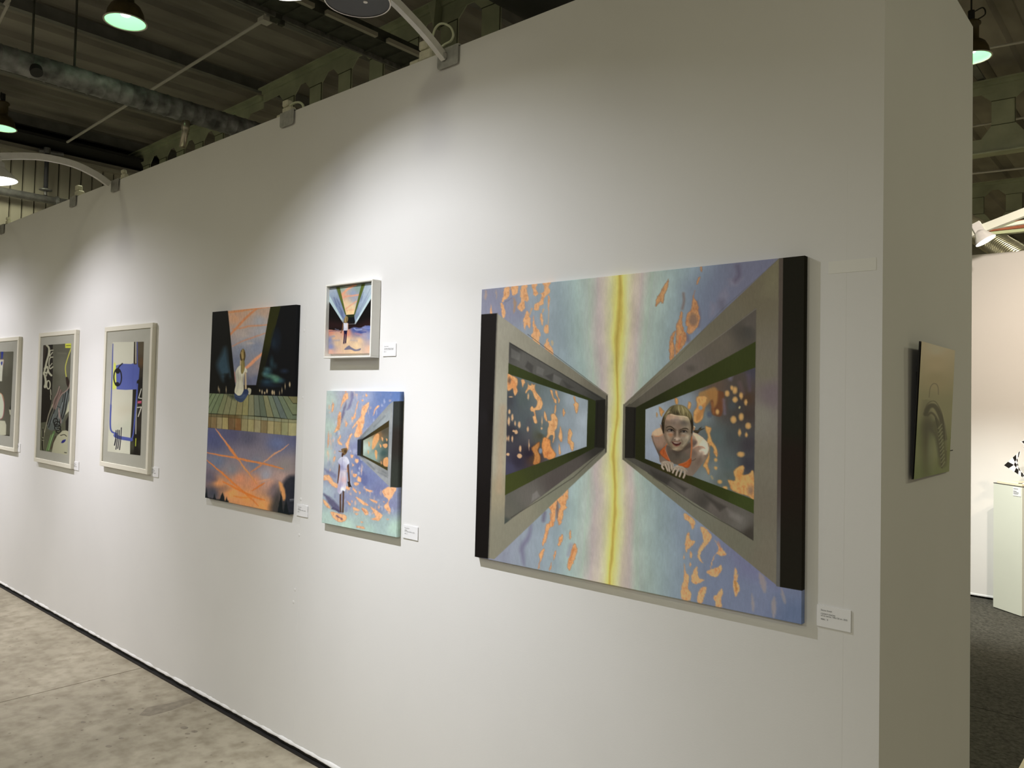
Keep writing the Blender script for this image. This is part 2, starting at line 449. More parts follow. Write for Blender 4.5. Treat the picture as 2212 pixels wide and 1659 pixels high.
# castellated roof beams
def castellated(Y, x0, x1, label, off=0.0, split=None):
    D = 0.83; per = 0.545
    root = empty('roof_beam', (x0, Y, ztop(x0)), label, 'beam', 'castellated roof beams')
    segs = [(x0, x1)] if not split else [(x0, split), (split, x1)]
    bmw = bmesh.new(); bmt = bmesh.new(); bmb = bmesh.new(); bms = bmesh.new()
    for (a, b) in segs:
        n = int(math.floor((b-a)/per))
        k0 = math.ceil((a - off)/per - 1e-6)
        xs = []
        k = k0
        prev = a
        # stems centred at off + k*per (half width .115); openings between
        while off + k*per < b + per:
            c = off + k*per
            l, r = c-0.118, c+0.118
            zt = lambda X: ztop(min(max(X, a+1e-4), b-1e-4))
            zz = [0.16, 0.28, 0.60, 0.79]
            zf = [[zt(X)-D*f for f in zz] for X in (l, r)]
            if l > a and r < b:
                # stem hexagon-ish plate
                ch = 0.105
                ptsl = [(l-ch, zt(l)-D*0.16), (l, zt(l)-D*0.28), (l, zt(l)-D*0.62), (l-ch, zt(l)-D*0.79)]
                ptsr = [(r+ch, zt(r)-D*0.79), (r, zt(r)-D*0.62), (r, zt(r)-D*0.28), (r+ch, zt(r)-D*0.16)]
                prism(bmw, ptsl[::-1] + ptsr[::-1] if False else ptsl + ptsr, Y-0.006, Y+0.006)
                prism(bms, [(r-0.006, zt(r)-D*0.28), (r, zt(r)-D*0.28), (r, zt(r)-D*0.62), (r-0.006, zt(r)-D*0.62)], Y-0.014, Y-0.006)
                prism(bms, [(l, zt(l)-D*0.275), (r, zt(r)-D*0.275), (r, zt(r)-D*0.283), (l, zt(l)-D*0.283)], Y-0.011, Y-0.006)
                prism(bms, [(l, zt(l)-D*0.615), (r, zt(r)-D*0.615), (r, zt(r)-D*0.623), (l, zt(l)-D*0.623)], Y-0.011, Y-0.006)
            k += 1
        za, zb = ztop(a+1e-4), ztop(b-1e-4)
        if a < -4.5 < b:
            parts = [(a, -4.5, za, ztop(-4.5)), (-4.5, b, ztop(-4.5), zb)]
        else: parts = [(a, b, za, zb)]
        for (p, q, zp, zq) in parts:
            prism(bmw, [(p, zp), (q, zq), (q, zq-D*0.16), (p, zp-D*0.16)], Y-0.006, Y+0.006)
            prism(bmw, [(p, zp-D*0.79), (q, zq-D*0.79), (q, zq-D), (p, zp-D)], Y-0.006, Y+0.006)
            prism(bmt, [(p, zp+0.012), (q, zq+0.012), (q, zq-0.004), (p, zp-0.004)], Y-0.085, Y+0.085)
            prism(bmt, [(p, zp-0.004), (q, zq-0.004), (q, zq-0.045), (p, zp-0.045)], Y-0.030, Y-0.006)
            prism(bmb, [(p, zp-D), (q, zq-D), (q, zq-D-0.016), (p, zp-D-0.016)], Y-0.085, Y+0.085)
    finish(bmw, 'web', M_GREEN, root); finish(bmt, 'top_flange', M_GREEN, root); finish(bmb, 'bottom_flange', M_GREEN, root)
    finish(bms, 'weld_seam', mat('dark_seam', (0.05, 0.055, 0.03), 0.6), root)
    return root
B1 = castellated(3.0, -11.85, 10, 'olive green roof beam with row of cut-out openings above the long white wall', off=-6.39, split=-8.05)
bm = bmesh.new()
for X in (-4.95,):
    z = ztop(X); prism(bm, [(X-0.02, z), (X+0.10, z), (X+0.07, z-0.27)], 2.90, 2.99)
finish(bm, 'gusset', M_GREEN, B1)
castellated(8.2, -11.85, 10, 'green roof beam nearest beyond the partition end, with one pale scuff', off=-1.035)
castellated(13.0, -11.85, 10, 'second green roof beam, farther off behind the partition end', off=-0.55)

# ---------------------------------------------------------------- services under the roof
def spiral_duct(name, p0, p1, r, m, label, pitch=0.14, cat='duct', rib=0.006, seg=28):
    p0, p1 = Vector(p0), Vector(p1); L = (p1-p0).length; d = (p1-p0)/L
    bm = bmesh.new(); pts = []; rs = []
    n = int(L/pitch)
    for i in range(n):
        for f, dr in ((0.0, 0), (0.86, 0), (0.90, rib), (0.96, rib)):
            pts.append(p0 + d*(i+f)*pitch); rs.append(r+dr)
    tube(bm, pts, rs, seg)
    o = finish(bm, name, m, None, smooth=False, origin=tuple(p0))
    for p in o.data.polygons: p.use_smooth = True
    tag(o, label, cat); return o
DX, DZ = float(onZ(0, 122, 4.33)[0]), 4.33
duct = spiral_duct('ventilation_duct', (DX, -5.5, DZ), (DX, 7.5, DZ), 0.100, M_ZINC, 'mottled grey spiral ventilation duct under the roof at upper left', 0.115, rib=0.004)
bm = bmesh.new()
lathe(bm, [(0.048, 0.0), (0.048, -0.055), (0.0, -0.050)], Matrix.Translation((DX+0.085, onZ(75, 157, 4.26)[1], DZ-0.055)) @ Matrix.Rotation(R(-35), 4, 'Y') @ Matrix.Translation((0, 0, 0.02)), 18)
finish(bm, 'inlet_cap', M_DARK, duct)
bm = bmesh.new(); tube(bm, [(DX, 1.36, DZ-0.06), (DX, 1.36, DZ-0.17), (DX, 1.36, DZ-0.20), (DX+0.03, 1.32, DZ-0.36)], [0.040, 0.038, 0.030, 0.030], 16)
finish(bm, 'branch_spout', M_ZINCB, duct, smooth=True)
bm = bmesh.new()
for y in (0.02, 0.35):
    box(bm, DX-0.012, DX+0.012, y-0.006, y+0.006, DZ+0.09, 5.4)
finish(bm, 'hanger_strap', M_TRAY, duct)

# pale conduit along the roof slope
bm = bmesh.new(); tube(bm, [(-11.36, 1.90, 5.105), (-5.95, 1.75, 5.165)], 0.017, 8)
tag(finish(bm, 'conduit', M_ROD), 'thin pale conduit running up the roof towards the cable tray', 'conduit')
o = bpy.data.objects['conduit']
bm = bmesh.new(); box(bm, -6.02, -5.92, 1.70, 1.80, 5.13, 5.17)
tube(bm, [(-5.97, 1.75, 5.15), (-5.97, 1.75, 5.42)], 0.012, 6)
finish(bm, 'end_bracket', M_ROD, o)
bm = bmesh.new(); tube(bm, [(-7.30, 0.0, 5.35), (-7.30, 0.0, 5.08), (-7.32, -0.02, 5.03)], 0.02, 8); tube(bm, [(-7.3, 0.0, 5.05), (-8.2, 0.08, 4.95)], 0.013, 8)
tag(finish(bm, 'hanger_bracket', M_ROD, origin=(-7.3, 0, 5.4)), 'small drop bracket and rod above the grey spiral duct', 'bracket')

# pipes on the far wall
bm = bmesh.new(); tube(bm, [(LX+0.18, -6, 4.34), (LX+0.18, 6, 4.30)], 0.055, 14)
pp = finish(bm, 'wall_pipe', M_PIPE, smooth=True); tag(pp, 'horizontal grey pipe along the ribbed far wall', 'pipe')
bm = bmesh.new()
bm.free()
for y in (1.0, 1.9):
    bm = bmesh.new(); tube(bm, [(LX+0.18, y, 4.32), (LX+0.18, y+0.03, 4.32)], 0.066, 14); finish(bm, 'coupling', M_PIPE, pp)
bm = bmesh.new(); tube(bm, [(LX+0.20, 1.755, 5.02), (LX+0.20, 1.755, 4.42)], 0.03, 10)
vp = finish(bm, 'drop_pipe', M_PIPED, smooth=True); tag(vp, 'vertical blue-grey pipe dropping down the ribbed far wall', 'pipe')
bm = bmesh.new(); lathe(bm, [(0.03, 0), (0.085, -0.02), (0.085, -0.035), (0.02, -0.05), (0.02, -0.10)], Matrix.Translation((LX+0.20, 1.755, 4.47)), 14)
finish(bm, 'flange', M_PIPE, vp)
bm = bmesh.new(); tube(bm, [(LX+0.16, 1.66, 5.00), (LX+0.16, 1.98, 5.02)], 0.03, 8); tube(bm, [(LX+0.2, 1.755, 5.05), (LX+0.2, 1.755, 4.97)], 0.045, 10)
finish(bm, 'elbow', M_PIPE, vp)

# cable tray with pale strips
tx = -4.93
tr = empty('cable_tray', (tx, 0, 4.7), 'dark cable tray with pale edge strips crossing above the wall', 'cable tray')
bm = bmesh.new(); box(bm, tx-0.02, tx+0.26, -5, 3.2, 4.72, 4.74)
for i in range(40):
    y = -5+0.21*i; box(bm, tx-0.02, tx+0.26, y, y+0.012, 4.705, 4.72)
finish(bm, 'tray_bed', M_TRAY, tr)
bm = bmesh.new(); box(bm, tx-0.045, tx-0.02, -5, 3.2, 4.68, 4.76); finish(bm, 'side_rail', mat('zinc_rail', (0.20, 0.20, 0.18), 0.4, 0.4, noise=0.4, scale=20), tr)
bm = bmesh.new(); box(bm, tx+0.26, tx+0.275, -5, 3.2, 4.70, 4.80); finish(bm, 'side_rail', M_TRAY, tr)
y = -4.9
while y < 3.0:
    bm = bmesh.new(); box(bm, tx+0.275, tx+0.315, y, y+0.52, 4.70, 4.735); finish(bm, 'edge_strip', M_TRAYF, tr); y += 0.64
bm = bmesh.new(); box(bm, tx-0.07, tx-0.03, 1.29, 1.33, 4.64, 4.72); box(bm, tx-0.11, tx-0.02, 1.24, 1.30, 4.67, 4.71); finish(bm, 'tray_clip', M_TRAY, tr)

# big black soft duct, above the wall
bm = bmesh.new(); tube(bm, [(-2.76, -1.2+0.27*k, 4.80) for k in range(16)], [0.50 if k % 2 else 0.493 for k in range(16)], 40)
tag(finish(bm, 'soft_duct', M_BLKDUCT, smooth=True), 'large black soft air duct showing just over the white wall top', 'duct')

# high bay lamps
def bay_lamp(loc, label, zroof):
    root = empty('high_bay_lamp', loc, label, 'lamp', 'high bay lamps')
    T = Matrix.Translation(loc)
    s = 0.34/0.34
    bm = bmesh.new()
    lathe(bm, [(0.158, 0.004), (0.150, 0.02), (0.140, 0.08), (0.115, 0.13), (0.085, 0.155), (0.062, 0.16), (0.062, 0.30), (0.078, 0.31), (0.078, 0.325), (0.06, 0.34), (0.03, 0.35), (0.0, 0.35)], T, 36)
    finish(bm, 'housing', M_BELL, root, smooth=True)
    bm = bmesh.new()
    lathe(bm, [(0.158, 0.008), (0.170, 0.004), (0.170, -0.003), (0.157, -0.002), (0.158, 0.008)], T, 36)
    finish(bm, 'rim', M_RIM, root, smooth=True)
    bm = bmesh.new()
    lathe(bm, [(0.156, 0.003), (0.138, 0.05), (0.105, 0.10), (0.05, 0.12), (0, 0.12)], T, 36)
    finish(bm, 'reflector', M_EM_GREEN, root, smooth=True)
    bm = bmesh.new()
    lathe(bm, [(0, 0.045), (0.035, 0.055), (0.05, 0.085), (0.04, 0.115), (0, 0.118)], T, 20)
    finish(bm, 'bulb', M_EM_WHITE, root, smooth=True)
    bm = bmesh.new(); x, y, z = loc
    tube(bm, [(x, y, z+0.33), (x, y, z+0.44)], 0.028, 10); tube(bm, [(x, y, z+0.40), (x, y, zroof)], 0.008, 6)
    finish(bm, 'stem', M_DARK, root)
    bm = bmesh.new()
    tube(bm, catmull([(x+0.02, y-0.01, z+0.42), (x+0.10, y-0.05, z+0.42), (x+0.12, y-0.06, z+0.35), (x+0.05, y-0.03, z+0.33)], 6), 0.006, 6)
    finish(bm, 'cable', M_DARK, root)
bay_lamp((-6.066, 0.516, 4.70), 'green-glowing bell lamp hanging at the top of the photo above the spiral duct', 5.5)
bay_lamp((-10.69, 0.905, 4.89), 'green-glowing bell lamp cut off at the left edge of the photo', 5.3)
bay_lamp((-0.934, 5.954, 4.85), 'green-glowing bell lamp half hidden behind the partition end', 5.4)

# beyond the partition: red pipe, spiral duct
bm = bmesh.new(); box(bm, -2.5, 3.0, 7.0, 7.09, 3.435, 3.515)
tag(finish(bm, 'red_beam', M_RED), 'rust red pipe box over the far booth wall', 'pipe')
bm = bmesh.new(); box(bm, -0.995, 3.0, 6.98, 7.06, 3.395, 3.425)
tag(finish(bm, 'pale_rail', mat('pale_green_rail', (0.42, 0.44, 0.30), 0.4)), 'pale green rail directly below the rust red pipe', 'rail')
spiral_duct('spiral_duct', (-1.75, 9.0, 4.10), (-0.66, 7.28, 3.10), 0.13, M_ZINCB, 'shiny ribbed air duct sloping above the far booth wall', 0.045, rib=0.005, seg=20)

# dusty rods beyond
for (pA, pB, Y, lab) in [((2139, 103), (2212, 90), 7.4, 'thin white rod behind the hanging lamp at right'), ((2101, 273), (2212, 254), 9.4, 'thin white rod seen through the openings of the near beam at right'), ((2101, 375), (2212, 363), 10.8, 'thin white rod between the two green beams at right')]:
    A_, B_ = onY(*pA, Y), onY(*pB, Y); d_ = (B_-A_)/np.linalg.norm(B_-A_); A_ = A_-d_*(0.0 if Y < 8 else 1.5); B_ = B_+d_*(4.0 if Y < 12 else 0.3)
    bm = bmesh.new(); tube(bm, [tuple(A_), tuple(B_)], 0.014, 8)
    tag(finish(bm, 'white_rod', M_ROD, origin=tuple(A_)), lab, 'conduit')

# ---------------------------------------------------------------- spotlights clamped on the wall top
def clamp_plate(root, x, w=0.118, h=0.076):
    bm = bmesh.new()
    z1 = WH+0.002; z0 = z1-h
    c = 0.012
    pts = [(x-w/2+c, z0), (x+w/2-c, z0)]
    pts = [(x-w/2, z1), (x-w/2, z0+c), (x-w/2+c*0.3, z0+c*0.3), (x-w/2+c, z0), (x+w/2-c, z0), (x+w/2-c*0.3, z0+c*0.3), (x+w/2, z0+c), (x+w/2, z1)]
    prism(bm, pts, -0.012, -0.009)
    box(bm, x-w/2, x+w/2, -0.012, 0.10, WH+0.002, WH+0.006)
    finish(bm, 'clamp_plate', M_STEEL, root)
def plug(root, x, y=0.02, s=1.0):
    bm = bmesh.new()
    box(bm, x-0.05*s, x+0.02*s, y-0.02*s, y+0.02*s, WH+0.004, WH+0.045*s, 0.006)
    box(bm, x-0.055*s, x-0.01*s, y-0.018*s, y+0.018*s, WH+0.050*s, WH+0.085*s, 0.006)
    box(bm, x-0.11*s, x-0.05*s, y-0.015*s, y+0.015*s, WH+0.004, WH+0.024*s, 0.006)
    finish(bm, 'plug', M_PLUG, root)
def lamp_head(root, x, y, z, aim, r=0.105, ln=0.12):
    # bell shaped head aimed along 'aim'
    d = Vector(aim).normalized(); M = Matrix.Translation((x, y, z)) @ d.to_track_quat('-Z', 'Y').to_matrix().to_4x4()
    bm = bmesh.new()
    lathe(bm, [(r, 0), (r*0.98, 0.012), (r*0.72, 0.05), (r*0.55, 0.075), (r*0.50, 0.085), (r*0.50, ln), (r*0.3, ln+0.015), (0, ln+0.015)], M, 32)
    hd = finish(bm, 'lamp_head', M_WHITEMETAL, root, smooth=True)
    bm = bmesh.new(); lathe(bm, [(0, 0.006), (r*0.94, 0.006), (r*0.96, 0.0)], M, 32)
    finish(bm, 'lens', M_EM_SPOT, hd)
def arm(root, x, pts, w=0.022, h=0.03):
    P = catmull([(x, y, z) for y, z in pts], 8)
    bm = bmesh.new(); rings = []
    for i, p in enumerate(P):
        t = (P[min(i+1, len(P)-1)]-P[max(i-1, 0)]).normalized(); nrm = Vector((1, 0, 0)).cross(t)
        rings.append([bm.verts.new(p + Vector((sx*w/2, 0, 0)) + nrm*sz*h/2) for sx, sz in ((-1, -1), (1, -1), (1, 1), (-1, 1))])
    for a, b in zip(rings[:-1], rings[1:]):
        for k in range(4): bm.faces.new((a[k], a[(k+1) % 4], b[(k+1) % 4], b[k]))
    bm.faces.new(rings[0]); bm.faces.new(rings[-1])
    finish(bm, 'arm', M_WHITEMETAL, root)
def cable_loop(root, pts, r=0.0045):
    bm = bmesh.new(); tube(bm, catmull(pts, 8), r, 8); finish(bm, 'cable', M_CABLE, root, smooth=True)

x = -1.640
s1 = empty('wall_spotlight', (x, 0, WH), 'white arm spotlight clamped above the gap left of the largest painting', 'spotlight', 'arm spotlights on the long wall')
clamp_plate(s1, x+0.012)
arm(s1, x-0.005, [(-0.012, 3.010), (-0.10, 3.060), (-0.20, 3.105), (-0.32, 3.145), (-0.50, 3.16), (-0.66, 3.135), (-0.74, 3.10)], 0.024, 0.030)
bm = bmesh.new(); lathe(bm, [(0.012, -0.016), (0.012, 0.016)], Matrix.Translation((x-0.005, -0.02, 3.015)) @ Matrix.Rotation(R(90), 4, 'Y'), 12); finish(bm, 'pivot_bolt', M_STEEL, s1)
plug(s1, x-0.13, 0.03, 1.1)
cable_loop(s1, [tuple(onY(px, py, 0.03)) for px, py in [(921,117),(928,98),(934,80),(940,62),(950,52),(962,52),(974,60),(979,75),(974,88),(962,95),(955,100)]], 0.0048)
lamp_head(s1, x+0.02, -0.70, 2.988, (0, math.cos(R(70)), -math.sin(R(70))), 0.085)
lamp_head(s1, -2.05, -1.12, 3.10, (0.55, 1.12, -3.35), 0.085)
bm = bmesh.new(); tube(bm, [(x, -0.74, 3.10), (-1.85, -0.95, 3.20), (-2.05, -1.12, 3.20)], 0.011, 8); finish(bm, 'cross_bar', M_WHITEMETAL, s1)
bm = bmesh.new()
DM = Matrix.Translation((-1.633, -0.458, 3.060)) @ Matrix.Rotation(R(0), 4, 'X')
lathe(bm, [(0, 0), (0.116, 0), (0.116, 0.03), (0.09, 0.045), (0, 0.045)], DM, 48)
dd = finish(bm, 'ballast_disc', M_DISC, s1)
bm = bmesh.new(); lathe(bm, [(0.114, -0.002), (0.119, -0.002), (0.119, 0.012), (0.116, 0.012)], DM, 48); finish(bm, 'rim', M_RIM, dd)
bm = bmesh.new(); lathe(bm, [(0, -0.004), (0.008, -0.003), (0.008, 0)], Matrix.Translation((0.02, 0.02, 0)) @ DM, 12); finish(bm, 'centre_cap', M_RIM, dd)

def arm_lamp(x, label, disc=False):
    s = empty('wall_spotlight', (x, 0, WH), label, 'spotlight', 'arm spotlights on the long wall')
    clamp_plate(s, x+0.01)
    arm(s, x-0.03, [(-0.03, 3.020), (-0.12, 3.066), (-0.24, 3.100), (-0.36, 3.108), (-0.50, 3.095), (-0.70, 3.045), (-0.82, 3.01)], 0.026, 0.040)
    lamp_head(s, x-0.03, -0.70, 2.895, (0.05, 0.10, -1), 0.125, 0.11)
    bm = bmesh.new(); box(bm, x-0.06, x, -0.73, -0.67, 2.99, 3.05, 0.008); finish(bm, 'bracket', M_WHITEMETAL, s)
    plug(s, x+0.10, 0.02, 0.8)
    return s
arm_lamp(-4.83, 'arched arm spotlight clamped above the framed print with the blue square')
arm_lamp(-7.20, 'arm spotlight clamped at the far left end of the white wall')
c2 = empty('light_clamp', (-2.77, 0, WH), 'grey clamp plate with cream plug and cable loop above the deck painting', 'clamp')
clamp_plate(c2, -2.77, 0.120, 0.070); plug(c2, -2.80, 0.03, 1.0)
cable_loop(c2, [tuple(onY(px, py, 0.03)) for px, py in [(626,236),(627,229),(635,223),(645,221),(653,225),(656,233),(657,240)]], 0.0062)
c3 = empty('light_clamp', (-5.56, 0, WH), 'small grey clamp with plug at the wall top near the horizontal grey pipe', 'clamp')
clamp_plate(c3, -5.56, 0.118, 0.072); plug(c3, -5.53, 0.03, 1.1)

# arm lights over the booth behind
s4 = empty('booth_spotlight', (-0.3, 5.0, 3.1), 'lit spotlight on pale arms over the booth beyond the partition end', 'spotlight')
def bar(root, name, p, q, w, h, m):
    p, q = Vector(p), Vector(q); t = (q-p).normalized(); side = t.cross(Vector((0, 0, 1))).normalized(); up = side.cross(t)
    bm = bmesh.new(); rings = [[bm.verts.new(c + side*a*w/2 + up*b*h/2) for a, b in ((-1, -1), (1, -1), (1, 1), (-1, 1))] for c in (p, q)]
    for k in range(4): bm.faces.new((rings[0][k], rings[0][(k+1) % 4], rings[1][(k+1) % 4], rings[1][k]))
    bm.faces.new(rings[0]); bm.faces.new(rings[1]); return finish(bm, name, m, root)
M_ARMG = mat('pale_lit_arm', (0.75, 0.78, 0.66), 0.4)
bar(s4, 'arm', (-0.90, 5.02, 3.005), (0.1, 5.02, 3.33), 0.05, 0.062, M_ARMG)
bar(s4, 'arm', (-0.85, 5.10, 3.085), (0.3, 5.10, 3.15), 0.04, 0.028, M_ARMG)
lamp_head(s4, -0.645, 5.0, 2.975, (0.50, 0.02, -0.86), 0.078, 0.085)
bm = bmesh.new(); boxm(bm, 0.07, 0.05, 0.09, Matrix.Translation((-0.70, 5.0, 3.085)) @ Matrix.Rotation(R(-25), 4, 'Y'), 0.005); finish(bm, 'bracket', M_WHITEMETAL, s4)

# ---------------------------------------------------------------- paint on canvases: colour laid on a fine mesh of the painted surface
class Art:
    """colours the points of a painted surface; X, Y are the points' coordinates on the drawing"""
    def __init__(s, X, Y, base):
        s.X0, s.Y0 = X, Y
        s.X, s.Y = X, Y
        s.C = np.tile(hx(base), (len(X), 1)); s.f = (0, 0, 1); s.wx = 0; s.wy = 0
    def frame(s, ox, oy, sc): s.f = (ox, oy, sc); return s
    def pt(s, p): return (s.f[0]+p[0]/s.f[2], s.f[1]+p[1]/s.f[2])
    def warp(s, amp, scale=12.0, seed=0, ay=None):
        ay = amp if ay is None else ay
        s.X = s.X0 + (fbm(s.X0/scale, s.Y0/scale, seed)-0.5)*2*amp; s.Y = s.Y0 + (fbm(s.X0/scale+50, s.Y0/scale, seed+9)-0.5)*2*ay
        return s
    def grad(s, ctrl, X, Y, pw=2.6):
        acc = np.zeros((len(X), 3)); ws = np.zeros(len(X))
        for x, y, c in ctrl:
            x, y = s.pt((x, y)); w = 1.0/((X-x)**2 + (Y-y)**2 + 4.0)**(pw/2); acc += w[:, None]*hx(c); ws += w
        return acc/ws[:, None]
    def put(s, idx, alpha, color):
        if isinstance(color, str): col = hx(color)[None, :]
        elif isinstance(color, np.ndarray): col = color
        else: col = s.grad(color, s.X0[idx], s.Y0[idx])
        a = alpha[:, None]; s.C[idx] = s.C[idx]*(1-a) + col*a
    def sdist(s, P, X, Y):
        n = len(P); d = np.full(len(X), 1e9); ins = np.zeros(len(X), bool)
        for i in range(n):
            ax, ay = P[i]; bx, by = P[(i+1) % n]; ex, ey = bx-ax, by-ay; L = ex*ex+ey*ey+1e-12
            t = np.clip(((X-ax)*ex+(Y-ay)*ey)/L, 0, 1); d = np.minimum(d, (X-ax-t*ex)**2+(Y-ay-t*ey)**2)
            c = ((ay > Y) != (by > Y))
            with np.errstate(divide='ignore', invalid='ignore'):
                xi = ex*(Y-ay)/(ey if abs(ey) > 1e-12 else 1e-12)+ax
            ins ^= c & (X < xi)
        d = np.sqrt(d); return np.where(ins, -d, d)
    def box(s, P, m):
        x0 = min(p[0] for p in P)-m; x1 = max(p[0] for p in P)+m; y0 = min(p[1] for p in P)-m; y1 = max(p[1] for p in P)+m
        return np.nonzero((s.X > x0) & (s.X < x1) & (s.Y > y0) & (s.Y < y1))[0]
    def poly(s, pts, color, soft=0.6, alpha=1.0, inner=None, k=3.0, smooth=False):
        P = [s.pt(p) for p in pts]
        if smooth:
            n = len(P); Q = []
            for i in range(n):
                a, b, c, d = P[i-1], P[i], P[(i+1) % n], P[(i+2) % n]
                for t in (0, 0.25, 0.5, 0.75):
                    Q.append(tuple(0.5*(2*b[j]+(c[j]-a[j])*t+(2*a[j]-5*b[j]+4*c[j]-d[j])*t*t+(3*b[j]-a[j]-3*c[j]+d[j])*t**3) for j in (0, 1)))
            P = Q
        i = s.box(P, soft*2+1)
        if not len(i): return s
        d = s.sdist(P, s.X[i], s.Y[i]); a = np.clip(0.5-d/(2*soft), 0, 1)*alpha
        s.put(i, a, color)
        if inner:
            t = np.clip((-d)/k, 0, 1)*a; t = t*t*(3-2*t)
            m = fbm(s.X0[i]/3.2, s.Y0[i]/5.5, 77); m2 = np.clip((m-0.40)*4, 0, 1)
            s.put(i, t*0.92, inner)
            s.put(i, t*0.55*m2, np.tile(np.clip(hx(inner)*np.array([1.07, 1.12, 1.12]), 0, 1), (len(i), 1)))
            s.put(i, t*0.45*np.clip((0.42-m)*5, 0, 1), np.tile(hx(inner)*np.array([0.88, 0.72, 0.6]), (len(i), 1)))
        return s
    def ell(s, x, y, rx, ry, color, soft=0.6, alpha=1.0):
        x, y = s.pt((x, y)); rx /= s.f[2]; ry /= s.f[2]
        i = np.nonzero((abs(s.X-x) < rx+soft*3+1) & (abs(s.Y-y) < ry+soft*3+1))[0]
        if not len(i): return s
        r = np.sqrt(((s.X[i]-x)/rx)**2+((s.Y[i]-y)/ry)**2); d = (r-1)*min(rx, ry)
        s.put(i, np.clip(0.5-d/(2*soft), 0, 1)*alpha, color); return s
    def line(s, pts, w, color, soft=0.5, alpha=1.0, taper=0.0, curve=True):
        P = [s.pt(p) for p in pts]
        if curve and len(P) > 2: P = [(v.x, v.y) for v in catmull([(p[0], p[1], 0) for p in P], 5)]
        w = w/s.f[2]/2; n = len(P)-1
        i = s.box(P, w+soft*2+1)
        if not len(i): return s
        X = s.X[i]; Y = s.Y[i]; best = np.full(len(i), 1e9)
        for k in range(n):
            ax, ay = P[k]; bx, by = P[k+1]; ex, ey = bx-ax, by-ay; L = ex*ex+ey*ey+1e-12
            t = np.clip(((X-ax)*ex+(Y-ay)*ey)/L, 0, 1); u = (k+t)/n
            ww = w*(1-taper*(2*u-1)**2)
            best = np.minimum(best, np.sqrt((X-ax-t*ex)**2+(Y-ay-t*ey)**2)-ww)
        s.put(i, np.clip(0.5-best/(2*soft), 0, 1)*alpha, color); return s
    def sat(s, k):
        g = (s.C@np.array([0.3, 0.59, 0.11]))[:, None]; kk = np.where(s.C[:, 2:3] > s.C[:, 0:1], k, min(1.0, k+0.20)); s.C = np.clip(g+(s.C-g)*kk, 0, 1); return s
    def brush(s, amp=0.05, sx=6.0, sy=22.0, seed=4):
        n = fbm(s.X0/sx, s.Y0/sy, seed)-0.5; s.C = np.clip(s.C*(1+amp*2*n[:, None]), 0, 1); return s

M_PAINT = {}
def paint_material(name, rough=0.5, bump=0.15, spec=0.3):
    m = bpy.data.materials.new(name); m.use_nodes = True
    nt = m.node_tree; N = nt.nodes; L = nt.links; b = N['Principled BSDF']
    a = N.new('ShaderNodeAttribute'); a.attribute_name = 'paint'
    L.new(a.outputs['Color'], b.inputs['Base Color'])
    b.inputs['Roughness'].default_value = rough; b.inputs['Specular IOR Level'].default_value = spec
    if bump > 0:
        tc = N.new('ShaderNodeTexCoord'); n = N.new('ShaderNodeTexNoise'); n.inputs['Scale'].default_value = 350; n.inputs['Detail'].default_value = 2
        L.new(tc.outputs['Object'], n.inputs['Vector'])
        bp = N.new('ShaderNodeBump'); bp.inputs['Strength'].default_value = bump; bp.inputs['Distance'].default_value = 0.001
        L.new(n.outputs['Fac'], bp.inputs['Height']); L.new(bp.outputs[0], b.inputs['Normal'])
    return m
M_OIL = paint_material('oil_paint', 0.55, 0.2, 0.1)
M_PRINT = paint_material('paper_print', 0.6, 0.0, 0.2)

